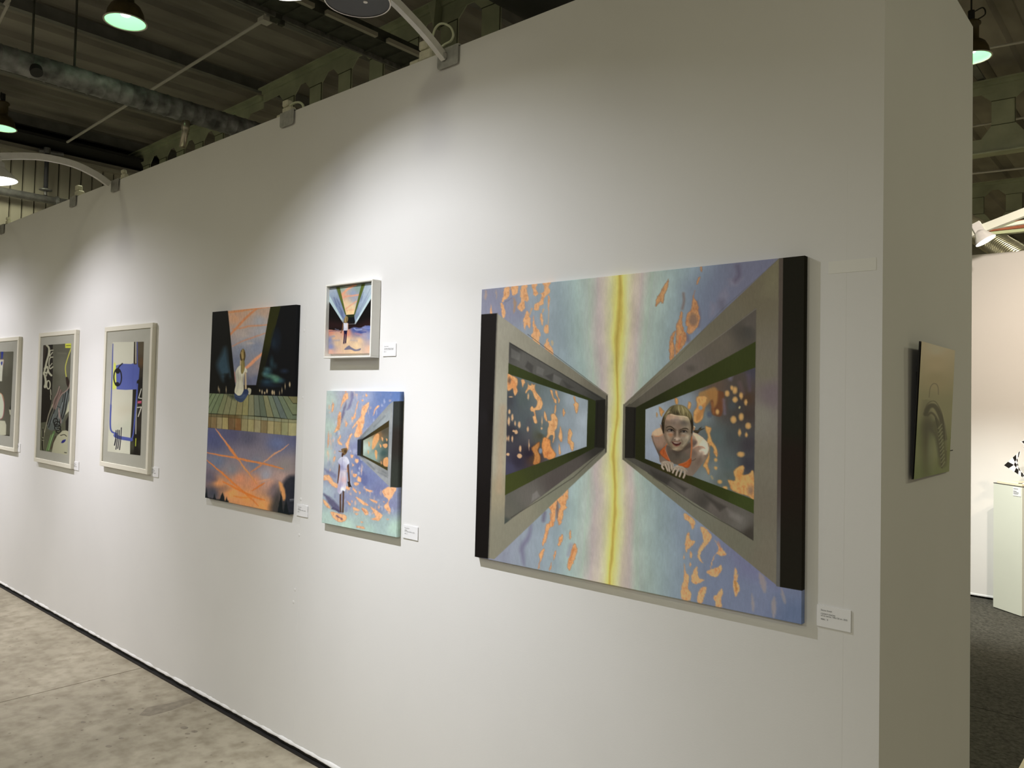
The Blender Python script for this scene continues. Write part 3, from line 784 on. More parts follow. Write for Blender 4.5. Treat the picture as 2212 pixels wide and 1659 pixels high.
def surf(name, quad, Y, nu, nv, painter, light, m, parent, depth=0.0, uwarp=None, to3d=None):
    """painted surface: quad = 4 corners (x, z) TL TR BR BL on the plane y = Y; depth > 0 folds the paint round the edges"""
    u = np.linspace(0, 1, nu) if uwarp is None else uwarp
    v = np.linspace(0, 1, nv)
    U, V = np.meshgrid(u, v)
    TL, TR, BR, BL = [np.array(q, float) for q in quad]
    P2 = (TL*(1-U[..., None])*(1-V[..., None]) + TR*U[..., None]*(1-V[..., None]) + BR*U[..., None]*V[..., None] + BL*(1-U[..., None])*V[..., None])
    if to3d is None:
        P = np.stack([P2[..., 0], np.full(U.shape, Y), P2[..., 1]], -1)
    else:
        P = to3d(U, V)
    P = P.reshape(-1, 3)
    X, Yp = project(P)
    art = painter(X, Yp)
    C = lin(np.clip(art.C, 0, 1))
    L0, L1 = lin(np.array(light[0])/255.0), lin(np.array(light[1])/255.0)
    uu = U.reshape(-1, 1)
    C = np.clip(C/((L0*(1-uu)+L1*uu)/0.79), 0.004, 0.95)
    idx = np.arange(nu*nv).reshape(nv, nu)
    F = np.stack([idx[:-1, :-1], idx[1:, :-1], idx[1:, 1:], idx[:-1, 1:]], -1).reshape(-1, 4)
    if depth > 0:
        # folded edges: right, left, top, bottom strips carrying the colour at the edge
        n0 = len(P); ext = []; extc = []; fs = []
        for ring in (idx[:, -1], idx[::-1, 0], idx[0, :], idx[-1, ::-1]):
            st = n0+sum(len(e) for e in ext)
            q = P[ring].copy(); q[:, 1] = 0.0 + Y + depth; ext.append(q); extc.append(C[ring])
            k = np.arange(len(ring)-1)
            fs.append(np.stack([ring[:-1], ring[1:], st+k+1, st+k], -1))
        P = np.concatenate([P]+ext); C = np.concatenate([C]+extc); F = np.concatenate([F]+fs)
    off = np.array(parent.location) if parent is not None else 0
    me = bpy.data.meshes.new(name)
    me.vertices.add(len(P)); me.vertices.foreach_set('co', (P-off).astype(np.float32).ravel())
    me.loops.add(F.size); me.loops.foreach_set('vertex_index', F.astype(np.int32).ravel())
    me.polygons.add(len(F)); me.polygons.foreach_set('loop_start', np.arange(0, F.size, 4, dtype=np.int32))
    at = me.color_attributes.new('paint', 'FLOAT_COLOR', 'POINT')
    at.data.foreach_set('color', np.concatenate([C, np.ones((len(C), 1))], 1).astype(np.float32).ravel())
    me.update(calc_edges=True)
    return link(name, me, m, parent)

# ---- largest painting ------------------------------------------------------
CLOUDS_UL = [
 [(340,345),(385,335),(388,400),(360,450),(315,480),(325,430)], [(300,490),(325,490),(345,560),(345,615),(325,625),(312,560)],
 [(400,335),(465,330),(455,400),(415,420),(400,380)], [(500,325),(550,320),(545,380),(565,440),(550,480),(525,470),(530,530),(500,570),(465,545),(460,510),(490,470),(480,400)],
 [(590,315),(640,310),(630,360),(650,400),(625,430),(600,390)], [(690,295),(765,290),(750,340),(760,390),(720,430),(700,450),(700,500),(660,520),(650,555),(610,550),(615,500),(660,470),(680,410),(655,400),(700,380),(700,330)],
 [(735,430),(755,430),(750,550),(738,545)], [(545,555),(575,620),(580,680),(570,725),(545,690),(525,735),(510,650),(525,600)],
 [(610,600),(625,690),(670,760),(660,830),(668,880),(620,850),(585,790),(600,750),(598,670)], [(680,580),(695,640),(690,700),(670,660),(665,600)],
 [(700,700),(745,690),(745,760),(710,765)], [(735,810),(755,870),(780,900),(788,980),(740,940),(700,890),(715,850)], [(215,500),(228,560),(230,590),(205,580)]]
CLOUDS_UR = [
 [(275,265),(265,340),(240,410),(225,490),(195,480),(155,520),(155,460),(195,390),(235,320)], [(565,150),(580,160),(580,200),(565,190)],
 [(560,240),(560,280),(535,320),(525,310),(540,260)], [(520,370),(510,430),(545,500),(550,570),(565,620),(545,700),(510,740),(480,775),(440,760),(445,700),(430,690),(440,590),(480,540),(495,430)],
 [(385,560),(405,580),(400,650),(410,720),(440,790),(430,860),(400,900),(340,970),(330,900),(340,790),(345,680),(370,630)], [(340,740),(320,830),(330,920),(320,1000),(285,1015),(278,860),(295,790)]]
CLOUDS_LL = [
 [(895,640),(905,700),(885,780),(890,820),(860,850),(850,930),(820,975),(805,930),(810,860),(830,800),(800,740),(850,700)],
 [(800,730),(795,830),(790,900),(770,980),(735,1000),(715,1080),(680,1160),(665,1140),(690,1050),(700,980),(740,930),(745,840),(720,800)],
 [(690,1180),(680,1250),(650,1310),(645,1365),(630,1360),(645,1280),(640,1240),(670,1190)], [(850,1050),(855,1100),(825,1165),(808,1150),(820,1090)],
 [(920,1015),(932,1050),(920,1105),(910,1070)], [(955,1130),(985,1190),(975,1250),(940,1330),(905,1380),(898,1300),(925,1220)], [(795,1200),(790,1250),(770,1290),(768,1260),(780,1210)], [(755,1300),(750,1350),(735,1385),(730,1360)]]
CLOUDS_LR = [
 [(330,690),(400,740),(400,790),(380,810),(360,760),(325,730)], [(440,785),(510,830),(520,880),(480,930),(440,990),(460,1050),(420,1010),(430,940),(460,890)],
 [(360,830),(370,880),(405,890),(380,930),(355,950),(340,980),(330,920),(340,850)], [(540,880),(580,930),(610,960),(628,990),(590,1000),(550,990),(520,1080),(510,1090),(530,1010),(570,950)],
 [(590,1060),(595,1100),(550,1150),(500,1130),(485,1110),(520,1090),(560,1080)], [(415,1070),(430,1150),(470,1170),(420,1200),(380,1190),(375,1140)],
 [(325,1050),(340,1120),(360,1140),(355,1230),(375,1260),(365,1320),(310,1310),(300,1250),(320,1160)], [(485,1220),(480,1260),(450,1340),(420,1330),(415,1300),(440,1230)],
 [(590,1230),(605,1270),(590,1310),(595,1365),(555,1365),(545,1330),(535,1290),(560,1270)], [(690,1080),(710,1130),(705,1180),(725,1230),(700,1290),(680,1260),(675,1180)],
 [(325,980),(330,1010),(318,1020)], [(370,960),(385,990),(370,1020),(362,990)], [(368,1040),(375,1060),(368,1085),(360,1060)]]
CLOUDS_FAINT = [[(860,1120),(900,1150),(915,1230),(900,1265),(870,1200)], [(810,1270),(828,1340),(820,1400),(805,1340)], [(970,1290),(985,1350),(970,1440),(955,1420),(950,1340)], [(1025,1230),(1050,1310),(1045,1340),(1020,1270)]]
CLOUDS_W1 = [
 [(100,50),(170,75),(240,110),(245,180),(230,230),(245,290),(210,350),(185,300),(175,250),(130,280),(100,265)], [(290,130),(330,125),(350,170),(330,200),(310,240),(300,190)],
 [(385,165),(400,200),(430,205),(440,180),(460,200),(490,195),(480,240),(510,310),(545,350),(575,400),(590,460),(570,530),(530,550),(490,560),(500,640),(515,720),(480,730),(450,650),(470,620),(460,575),(430,570),(415,530),(440,490),(470,520),(500,490),(510,430),(470,370),(440,290),(400,270),(360,320),(350,290),(380,230)],
 [(695,270),(725,280),(740,370),(775,400),(780,450),(760,455),(740,420),(700,310)], [(760,275),(790,290),(800,350),(825,400),(820,450),(805,450),(800,390),(765,330)],
 [(1010,360),(1040,370),(1050,430),(1085,470),(1070,570),(1045,590),(1025,500),(1010,470),(1030,440)], [(870,520),(900,580),(880,640),(862,600)], [(615,560),(650,660),(640,710),(605,640)],
 [(700,610),(750,595),(790,650),(800,720),(785,790),(760,830),(760,900),(740,990),(725,990),(730,900),(690,900),(660,950),(620,980),(610,960),(650,890),(655,820),(670,740),(650,690),(700,690)],
 [(960,800),(1000,870),(980,950),(1020,1010),(1010,1100),(985,1105),(960,1030),(935,990),(935,880)], [(830,770),(860,870),(860,960),(840,990),(805,920),(815,860)], [(815,1000),(840,1130),(820,1165),(805,1120)], [(760,480),(780,490),(765,600),(745,580)]]
CLOUDS_W2 = [
 [(740,-20),(870,-20),(860,80),(830,180),(820,260),(760,320),(700,300),(700,180),(740,100)], [(460,-10),(500,10),(500,80),(465,70)], [(635,45),(670,60),(665,120),(640,145),(622,120)], [(260,110),(300,140),(325,170),(310,200),(290,240),(265,190)], [(222,185),(240,200),(235,245),(222,235)],
 [(860,355),(930,385),(915,450),(940,550),(990,620),(1010,700),(1000,760),(960,710),(950,640),(910,620),(905,780),(885,850),(910,940),(890,985),(850,900),(820,860),(880,740),(900,620),(870,560),(880,480),(850,400)],
 [(1140,1045),(1230,1050),(1210,950),(1250,890),(1330,860),(1355,900),(1330,980),(1400,970),(1470,940),(1480,1300),(1400,1260),(1200,1190),(1160,1110)]]

def paint_large(X, Y):
    a = Art(X, Y, '8090a0')
    # vertical light bands around the yellow line
    xc = np.interp(Y, [560, 597, 860, 1000, 1265], [1342, 1341, 1332, 1327, 1319])
    wob = (fbm(X/25, Y/90, 5)-0.5)
    t = X - xc + wob*16
    sp = np.interp(Y, [600, 860, 1260], [1.25, 0.9, 1.1]); t = t/sp
    tx = [-330, -240, -190, -150, -110, -78, -55, -40, -28, -15, -5, 0, 5, 15, 26, 36, 50, 68, 95, 140, 200, 300, 420]
    tc = ['8a88ab', '868aa5', '8490a2', '8698a6', '869ea6', '93b0a6', 'a6b5a4', 'b9aaa4', 'c2b5a0', 'c8c48c', 'd3c95c', 'b79a34', 'd3c75c', 'cac78e', 'c0b198', 'b9aaa0', 'a2b09e', '97b0a0', '86a09e', '7a8fa0', '6f7c96', '6b7090', '6c728c']
    cc = np.array([hx(c) for c in tc]); a.C = np.stack([np.interp(t, tx, cc[:, k]) for k in range(3)], 1)
    # streaky variations
    n1 = fbm(X/9, Y/60, 11)-0.5; n2 = fbm(X/40, Y/70, 12)-0.5
    a.C = np.clip(a.C*(1+0.16*n2[:, None]+0.07*n1[:, None]), 0, 1)
    a.frame(0, 0, 1)
    # darker violet towards the upper right, bluer towards the lower right
    a.poly([(1560,540),(1760,540),(1700,640),(1600,720),(1530,700)], '6a6880', 30, 0.75)
    a.poly([(1480,620),(1560,580),(1600,700),(1500,760)], '67718c', 25, 0.6)
    a.poly([(1520,1180),(1760,1280),(1760,1380),(1500,1330)], '6c7a98', 30, 0.7)
    a.poly([(1560,1160),(1690,1270),(1600,1240)], '6f6c96', 18, 0.7)
    a.poly([(1690,1290),(1760,1290),(1760,1380),(1660,1350)], '4d6488', 25, 0.7)
    a.poly([(1035,620),(1110,615),(1150,700),(1060,690)], '7e7da0', 15, 0.6)
    a.frame(1380,540,4.254)
    for p in [[(740,400),(800,340),(830,420),(790,520),(740,560),(720,480)], [(660,480),(720,500),(700,600),(650,620)], [(820,270),(960,255),(900,330),(830,330)]]: a.poly(p, '7e7688', 5, 0.6)
    a.line([(910,150),(920,230),(890,280)], 40, '5c5068', 5, 0.7); a.line([(760,480),(770,540)], 60, '5c5a6c', 6, 0.6); a.line([(410,400),(415,470),(400,540)], 22, '7c6458', 2.5, 0.8)
    a.line([(530,480),(555,600),(548,700)], 26, '6e5c66', 3, 0.7); a.line([(440,790),(450,830)], 40, '6b5560', 4, 0.7)
    a.frame(1010,900,4.149)
    a.line([(570,970),(545,1080),(490,1170),(495,1250),(505,1330)], 44, '6e6a8c', 4, 0.8, 0.6); a.line([(690,860),(680,930)], 34, '6a627c', 3, 0.8); a.line([(800,760),(810,900)], 30, '7a5848', 2.5, 0.8); a.line([(930,1150),(905,1240)], 34, '8c7aa0', 4, 0.5)
    a.warp(1.9, 4.0, 3)
    a.frame(1010,540,4.254)
    for p in CLOUDS_UL: a.poly(p, 'b98f72', 1.1, 0.85, inner='dc9a60', k=1.6, smooth=True)
    a.line([(425,440),(435,500),(425,580)], 26, 'a8825f', 1.8, 0.85, 0.7); a.line([(263,370),(267,450)], 14, 'a98f7e', 1.2, 0.8, 0.7); a.line([(168,370),(166,450)], 26, 'b08f78', 1.8, 0.7, 0.7); a.line([(590,540),(570,600)], 16, 'c8945f', 1, 0.8); a.line([(745,560),(740,680)], 10, 'cf9a66', 1, 0.7)
    a.line([(700,545),(690,570)], 14, 'cc9862', 1, .8); a.line([(775,840),(778,870)], 20, 'c7a36c', 1, .7); a.line([(340,480),(410,440)], 8, '6d6d80', 1, .6)
    a.frame(1380,540,4.254)
    for i, p in enumerate(CLOUDS_UR): a.poly(p, '9a6a4c', 1.2, 0.9, inner=('c08850' if i < 3 else 'b87c48'), k=2.4, smooth=True)
    a.ell(500,640,38,55,'7d6250',2.5,0.8); a.ell(490,730,22,30,'c88a55',2,0.8); a.line([(380,800),(365,900)], 22, 'c8703c', 1.5, 0.8); a.line([(305,860),(300,960)], 16, 'cf8a4c', 1.2, 0.8); a.line([(365,700),(385,760)], 20, 'c99050', 1.2, .8)
    a.frame(1010,900,4.149)
    for p in CLOUDS_LL: a.poly(p, 'b07a58', 1.1, 0.9, inner='dc9455', k=2.2, smooth=True)
    a.line([(950,1180),(920,1290)], 14, 'c27038', 1.2, .7); a.line([(740,870),(760,960)], 14, 'c47a48', 1.2, .6)
    a.frame(1380,900,3.317)
    for p in CLOUDS_LR: a.poly(p, 'a88868', 1.2, 0.9, inner='d4965a', k=2.2, smooth=True)
    for p in CLOUDS_FAINT: a.poly(p, '9a8878', 2.5, 0.7, smooth=True)
    a.line([(690,1180),(700,1240)], 16, 'a8702c', 1.2, .7); a.line([(570,900),(590,960)], 12, 'c87848', 1.2, .6)
    a.warp(0.25, 9.0, 8)
    # ------- left box frame
    a.frame(0, 0, 1)
    a.poly([(1073,676.5),(1313,854),(1310,978),(1068,1208),(1054,1206)], [(1085,700,'938e7c'),(1085,850,'98937f'),(1150,740,'8d8875'),(1230,800,'7b7663'),(1290,850,'6a6453'),(1312,900,'514c3d'),(1300,980,'6a6855'),(1200,1065,'757560'),(1100,1150,'7d7965'),(1072,1000,'97907a'),(1078,1060,'8f8468')], 0.7)
    a.line([(1086,880),(1078,1060)], 14, 'a4896a', 5, 0.55)
    a.line([(1140,722),(1313,853)], 1.2, '4e493c', 0.6, 0.8, curve=False); a.line([(1311.5,856),(1309,976)], 3, '403c30', 0.8, curve=False)
    a.poly([(1100,738.6),(1308,863),(1306.5,969),(1089.5,1132.6)], [(1110,755,'42403c'),(1130,775,'5a5852'),(1180,800,'56544e'),(1240,830,'4b4943'),(1300,862,'3a3933'),(1300,970,'302e28'),(1240,1015,'4f4842'),(1200,1045,'4f4742'),(1150,1075,'615c54'),(1100,1110,'5c594e'),(1092,1128,'40463f')], 0.6)
    for q in [[(1104,752),(1124,764),(1122,780),(1104,772)], [(1160,790),(1176,798),(1172,812),(1158,806)], [(1196,808),(1214,818),(1206,836),(1190,826)]]: a.poly(q, '74726c', 1.5, .45)
    for q in [[(1140,780),(1152,790),(1150,808),(1134,792)], [(1178,812),(1196,806),(1194,826)], [(1216,822),(1240,838),(1226,840)]]: a.poly(q, '3a3834', 1.8, .6)
    for q in [[(1150,1068),(1160,1060),(1166,1072),(1148,1084)]]: a.poly(q, '85807a', 1.5, .5)
    a.line([(1104,1118),(1165,1080),(1240,1030),(1303,972)], 1.4, '37332c', 0.8, 0.8, curve=False); a.line([(1102,742),(1212,806),(1306,866)], 1.5, '2f2d28', 0.8, 0.8, curve=False)
    a.poly([(1098.6,784.5),(1287,866),(1284.5,967.5),(1090.7,1070)], [(1110,795,'333c17'),(1200,835,'2d3413'),(1278,880,'2c3412'),(1278,960,'272d10'),(1180,1010,'353a19'),(1100,1055,'3a4016')], 0.5)
    a.poly([(1287,864.5),(1308,863),(1306.5,968),(1284,966)], '201e18', 0.6); a.line([(1291,870),(1288,960)], 1.5, '14130f', .8, .8)
    # window view
    win1 = [(1096.5,807),(1270,864.6),(1267,964.6),(1092.2,1026.5)]
    i = a.box([(1090,800),(1272,800),(1272,1030),(1090,1030)], 2); keep = a.C.copy()
    a.frame(1080,800,6.38)
    a.poly([(60,0),(1260,0),(1260,1500),(40,1500)], [(150,420,'3f4248'),(300,400,'4c5a58'),(450,250,'5c6c68'),(700,560,'6c8086'),(900,700,'8495a0'),(1150,700,'9aabb5'),(1000,400,'8fa1ab'),(150,850,'33303a'),(250,1250,'30293c'),(130,1350,'3d3a58'),(400,1150,'2c2232'),(600,850,'5b6c6a'),(450,1220,'4a3528'),(900,1100,'8a9bb0'),(300,700,'4a5558'),(1100,950,'93a5b0'),(700,380,'67787a'),(560,900,'4a4838')], 0.5)
    a.line([(400,700),(395,1000)], 60, '4d4a54', 6, .6); a.line([(210,350),(215,600)], 50, '46525a', 5, .6)
    a.warp(0.8, 4.0, 21)
    for p in CLOUDS_W1: a.poly(p, 'a9764a', 0.9, 0.9, inner='d99a5c', k=1.8, smooth=True)
    a.poly([(620,920),(690,960),(700,1040),(730,1090),(770,1150),(760,1200),(700,1240),(640,1215),(600,1190),(575,1040),(590,950)], 'b06a30', 1, .95, inner='d8843f', k=3, smooth=True)
    a.poly([(460,1040),(540,980),(550,1040),(530,1100),(560,1190),(555,1270),(500,1310),(450,1290),(470,1180),(430,1080)], '6f4422', 1.5, .9, inner='b87232', k=3, smooth=True)
    a.poly([(100,60),(150,80),(235,180),(225,320),(180,250),(105,262)], 'cc6f30', 3, .5); a.ell(130,140,22,40,'5a4a40',2,.8)
    a.ell(560,1110,22,38,'7488a0',1.2,.9)
    a.line([(660,1120),(650,1190)], 20, 'b5622c', 1.5, .6); a.line([(740,690),(720,800)], 14, 'c07a42', 1.5, .6)
    for (x, y, rx, ry) in [(130,570,16,30),(122,700,16,58),(170,650,16,45),(210,730,11,30),(265,750,18,45),(222,850,22,28),(190,835,18,14),(385,810,14,35),(120,940,11,35),(170,945,12,38),(95,940,8,30),(400,1030,7,60),(280,1080,17,42),(270,1180,32,32),(110,1160,22,20),(575,800,11,18),(390,360,13,42),(580,700,8,50),(150,365,24,9)]:
        a.ell(x, y, rx, ry, 'd3a06c', 0.9, 0.9)
    a.warp(0.25, 9.0, 8)
    new = a.C.copy(); d = a.sdist(win1, a.X[i], a.Y[i]); al = np.clip(0.5-d/0.9, 0, 1)[:, None]
    a.C = keep; a.C[i] = keep[i]*(1-al)+new[i]*al
    # black post
    a.frame(0, 0, 1)
    a.poly([(1030,680),(1073.5,676.5),(1054.5,1207),(1015,1202)], [(1050,700,'1b1715'),(1045,900,'1d1a1b'),(1035,1150,'14100f'),(1065,900,'161210')], 0.6)
    a.line([(1074.5,677),(1056,1206)], 2.2, '6a6456', 0.8, .9, curve=False)
    # ------- right box frame
    a.poly([(1684,557),(1682,1268),(1345.7,993),(1348.5,872.6)], [(1670,580,'6c6446'),(1640,640,'685f46'),(1560,690,'68614b'),(1450,790,'747058'),(1365,865,'6c6552'),(1655,800,'6f6852'),(1655,1000,'716a56'),(1655,1100,'6d6551'),(1660,1200,'706853'),(1600,1170,'6d6a54'),(1500,1100,'71705c'),(1400,1030,'727058'),(1352,990,'605c48'),(1668,850,'6b5d5a'),(1640,900,'7a7462')], 0.7)
    a.poly([(1640,640),(1680,560),(1682,640)], '77704f', 14, .5)
    a.line([(1352,873),(1450,788),(1560,668),(1682,560)], 1.0, '57523f', .7, .6, curve=False); a.line([(1347.5,874),(1345.5,992)], 2.4, '5c5747', .8, curve=False)
    a.poly([(1633.9,664.6),(1351,878.5),(1350,989.5),(1627.8,1168.5)], [(1620,700,'574f44'),(1560,740,'615848'),(1480,790,'655b50'),(1400,850,'5b5446'),(1360,880,'4f4a3c'),(1610,715,'474238'),(1360,992,'4c493e'),(1420,1030,'45413a'),(1480,1060,'5e574d'),(1540,1095,'625a50'),(1600,1130,'656055'),(1620,1155,'403a30'),(1520,1085,'47423a')], 0.6)
    a.line([(1633,667),(1560,722),(1450,803),(1362,872)], 1.2, '8a8270', 0.8, .7, curve=False)
    a.ell(1617,718,10,12,'45423a',5,.7); a.ell(1493,796,10,7,'4c463c',4,.6)
    for q in [[(1405,1015),(1450,1035),(1440,1048),(1412,1032)], [(1520,1068),(1570,1095),(1555,1105)], [(1450,1038),(1485,1055),(1478,1062)]]: a.poly(q, '35312a', 3, .6)
    a.poly([(1570,1098),(1606,1118),(1600,1130),(1575,1115)], '827a70', 4, .5)
    a.line([(1400,1022),(1500,1092),(1624,1163)], 1.6, '37342a', 0.9, .7, curve=False)
    a.poly([(1632.7,737.5),(1373,880.5),(1372,991),(1628.5,1109.8)], [(1600,770,'343b12'),(1500,825,'30370f'),(1385,885,'26290f'),(1383,985,'25270c'),(1450,1020,'332f10'),(1540,1062,'313911'),(1610,1095,'3a4518')], 0.5)
    a.poly([(1351,878.5),(1374,880),(1372,990.5),(1349.5,989)], '221f19', 0.6); a.line([(1371,884),(1369.5,986)], 2.5, '15130e', .8, .8, curve=False)
    win2 = [(1394.3,884.5),(1631.5,793.9),(1629,1079.4),(1393.3,990.8)]
    i = a.box(win2, 2); keep = a.C.copy()
    a.frame(1380,860,5.925)
    a.poly([(60,-420),(1520,-420),(1520,1350),(60,1350)], [(120,300,'97a3b0'),(250,640,'8d9db3'),(200,200,'94a2ac'),(600,60,'7f8e98'),(850,250,'667674'),(1000,500,'50605a'),(900,700,'5c6a66'),(1200,500,'464a46'),(1250,200,'453f38'),(1400,200,'44372f'),(1400,600,'3f3a3c'),(1400,850,'3c383e'),(1300,80,'3e3a38'),(850,1000,'72807c'),(1100,1050,'5a665c'),(1050,100,'5a4030'),(950,900,'68746f'),(1150,850,'50605a'),(1300,-250,'4c4238'),(1450,-350,'45404a'),(1000,-150,'5c4a3a'),(1200,100,'454a48'),(1380,20,'4f3826'),(1150,1000,'556055')], 0.5)
    a.warp(0.9, 4.5, 31)
    a.poly([(870,-80),(1080,-80),(1080,100),(1060,220),(1000,230),(925,190),(930,60)], '6f4022', 2, .9, smooth=True)
    a.poly([(770,-60),(880,-110),(960,-140),(1010,-90),(1000,60),(960,120),(940,20),(860,100),(800,60)], 'a87434', 2.5, .8, smooth=True)
    a.line([(930,60),(960,190)], 26, '9a5a2a', 2.5, .7); a.line([(1290,-200),(1330,-60)], 40, '6b5050', 4, .5); a.line([(1085,20),(1100,200)], 30, '7a6c80', 3, .6); a.ell(905,210,32,38,'4a5468',2.5,.8)
    a.line([(1400,-300),(1420,-100)], 36, '5a4a5a', 4, .6); a.line([(1190,-330),(1170,-250)], 44, '77708a', 4, .6)
    for p in CLOUDS_W2: a.poly(p, 'a2733c', 1.2, .9, inner='d29048', k=3.0, smooth=True)
    a.poly([(800,120),(850,60),(840,160),(790,260),(740,300),(730,230)], 'a5682f', 2.5, .7, smooth=True); a.ell(790,125,25,28,'7c8e94',1.2,.9)
    a.ell(1430,1180,40,60,'8a6a50',4,.8); a.ell(1290,980,40,60,'c07a2c',4,.6)
    for (x, y, rx, ry) in [(1210,275,40,48),(1310,240,33,50),(1400,355,38,42),(1290,440,20,46),(1375,470,18,30),(1305,720,50,36),(985,895,22,22),(1232,20,36,40),(1370,55,20,38),(985,790,22,26),(1035,1070,30,28),(1105,1150,34,25),(1005,175,24,34),(1230,-100,30,50),(1130,-60,30,40),(1310,-30,24,44),(1190,-130,20,30)]:
        a.ell(x, y, rx, ry, 'b88a48', 1.4, 0.85); a.ell(x, y, rx*.6, ry*.6, 'd2984c', 1.6, 0.8)
    a.line([(930,1000),(945,1030)], 24, 'a08a5c', 1.5, .8); a.line([(1290,110),(1285,125)], 20, 'bfae6c', 1.2, .9)
    a.warp(0.12, 9.0, 8)
    paint_swimmer(a)
    new = a.C.copy(); d = a.sdist(win2, a.X[i], a.Y[i]); al = np.clip(0.5-d/0.9, 0, 1)[:, None]
    a.C = keep; a.C[i] = keep[i]*(1-al)+new[i]*al
    swimmer_hands(a)
    a.frame(0, 0, 1)
    a.poly([(1683,540),(1692.5,540),(1685,1268),(1676.4,1266)], [(1688,560,'52473a'),(1684,900,'4e443c'),(1681,1240,'5a5850'),(1684,1000,'483e36')], 0.5)
    a.poly([(1691.5,540),(1760,530),(1760,1281),(1684.5,1267.8)], [(1720,600,'17150a'),(1720,900,'1b1a0f'),(1710,1240,'1c1910'),(1700,1000,'1f160e')], 0.5)
    a.brush(0.035, 2.2, 9, 41); a.sat(0.60)
    return a

def paint_swimmer(a):
    a.frame(1390,860,9.218)
    SK = '86705c'
    a.poly([(1000,640),(1080,635),(1110,600),(1160,570),(1145,610),(1230,600),(1130,650),(1100,690),(1060,715),(1010,680)], '332b1c', 0.5, smooth=True)
    a.line([(1020,660),(1090,655),(1150,605)], 10, '6b6040', .6, .7)
    a.poly([(380,580),(250,615),(175,680),(155,760),(215,920),(270,1050),(310,1150),(320,1260),(350,1300),(560,1300),(850,1360),(900,1520),(970,1555),(1040,1480),(1180,1300),(1280,1130),(1308,1000),(1275,880),(1180,780),(1060,700),(990,680),(900,900),(500,900),(400,700)], [(230,680,'c4a078'),(250,800,'8d6c58'),(350,900,'96745c'),(300,1100,'5c4a3c'),(1100,800,'cfae88'),(1200,900,'d6bb9a'),(1180,1080,'d8bd9f'),(1080,1000,'94745c'),(1000,1100,'6f5a4a'),(1100,1250,'73604e'),(1000,1400,'776453'),(900,1450,'7f6c5a'),(400,1200,'7a6554'),(700,1200,'5c5142'),(1020,900,'5f4b3d'),(1250,1150,'7c6450')], 0.5)
    a.poly([(360,590),(260,620),(190,690),(225,750),(300,755),(375,720)], 'cba87e', 1.6, .85, smooth=True); a.line([(230,755),(300,760),(380,725)], 16, 'c47a48', 1, .8)
    a.line([(170,760),(210,900),(280,1060),(320,1140)], 22, '5a4636', 1.2, .8); a.line([(200,820),(280,840)], 60, '9a7c68', 4, .5)
    a.poly([(1000,690),(1100,750),(1190,820),(1120,930),(980,1005),(1070,880),(1040,790),(985,720)], 'd5b68e', 1.2, .95, smooth=True)
    a.poly([(1190,830),(1270,930),(1290,1040),(1240,1130),(1140,1090),(1110,1040),(1200,1000),(1180,960),(1100,950)], 'd9bea0', 1.2, .95, smooth=True)
    a.line([(985,1005),(1080,965),(1180,975),(1220,1000)], 16, 'a86e50', 1, .8); a.line([(1000,860),(1050,900),(1010,960)], 40, '6f5a50', 3, .7)
    a.line([(960,1250),(1010,1230),(1040,1205)], 10, '3f2f24', .7, .9); a.line([(1160,1100),(1130,1200),(1080,1300)], 60, '6a5546', 4, .6)
    a.poly([(450,940),(950,950),(940,1190),(700,1330),(540,1280),(480,1130)], [(600,1150,'554b3e'),(800,1180,'5d5345'),(500,1000,'5a4a3c'),(900,1050,'6a5848'),(700,1280,'60503f'),(660,1110,'463d33')], 1.5, .95)
    a.poly([(560,1010),(680,1070),(800,1010),(900,880),(950,960),(820,1040),(700,1090),(600,1080)], '4b3d32', 2, .8, smooth=True)
    a.line([(430,900),(400,980)], 40, '7a5c48', 3, .6)
    a.poly([(450,945),(330,1050),(338,1120),(420,1200),(530,1275),(545,1265),(480,1160),(430,1030)], '8f3a14', .8, .95, inner='b04e1c', k=2, smooth=True); a.line([(430,1030),(480,1150),(530,1260)], 14, 'c8683a', .7, .9); a.line([(480,890),(440,960),(425,1030)], 14, 'bf5a28', .7, .9)
    a.poly([(690,1325),(840,1270),(940,1190),(955,1270),(900,1380),(800,1380)], '9c3f12', .8, .95, inner='b34c16', k=3, smooth=True); a.line([(700,1325),(850,1275),(935,1195)], 12, 'c8642e', .7, .9)
    a.line([(955,760),(960,960),(940,1190)], 26, 'b8602c', .7, .95); a.line([(948,800),(952,960)], 8, '8f4a24', .6, .8)
    # ears
    a.poly([(985,555),(1028,575),(1020,620),(995,650),(978,620)], 'b07e50', .7, .95, smooth=True); a.line([(1000,560),(1026,575)], 14, 'dcc9a0', .6, .9)
    a.poly([(330,520),(360,560),(378,650),(345,590)], '8a5f3f', .8, .95, smooth=True)
    # head
    a.poly([(375,560),(400,380),(560,230),(760,230),(930,330),(985,520),(975,690),(925,830),(860,800),(500,800),(420,760)], '4a3a28', .8, .95, smooth=True)
    face = [(390,520),(410,400),(470,330),(560,310),(700,320),(880,370),(950,460),(965,640),(935,800),(860,920),(760,1030),(690,1062),(590,1030),(490,920),(430,790),(395,660)]
    a.poly(face, [(600,370,'b8926f'),(500,390,'ad8260'),(760,390,'b9a27c'),(860,410,'a8966c'),(650,430,'98806b'),(600,500,'7f6c5a'),(800,490,'6a6050'),(700,560,'806854'),(460,480,'7c6650'),(440,620,'6c5c48'),(470,780,'9a8268'),(450,700,'947a60'),(560,830,'7c6852'),(660,760,'8c735c'),(800,760,'8a7660'),(880,780,'b4a284'),(900,680,'8a7a60'),(850,860,'8d7f62'),(770,930,'87765a'),(660,990,'a5906e'),(590,960,'8b7656'),(700,1040,'6a5640'),(520,900,'7d6c50')], 0.6)
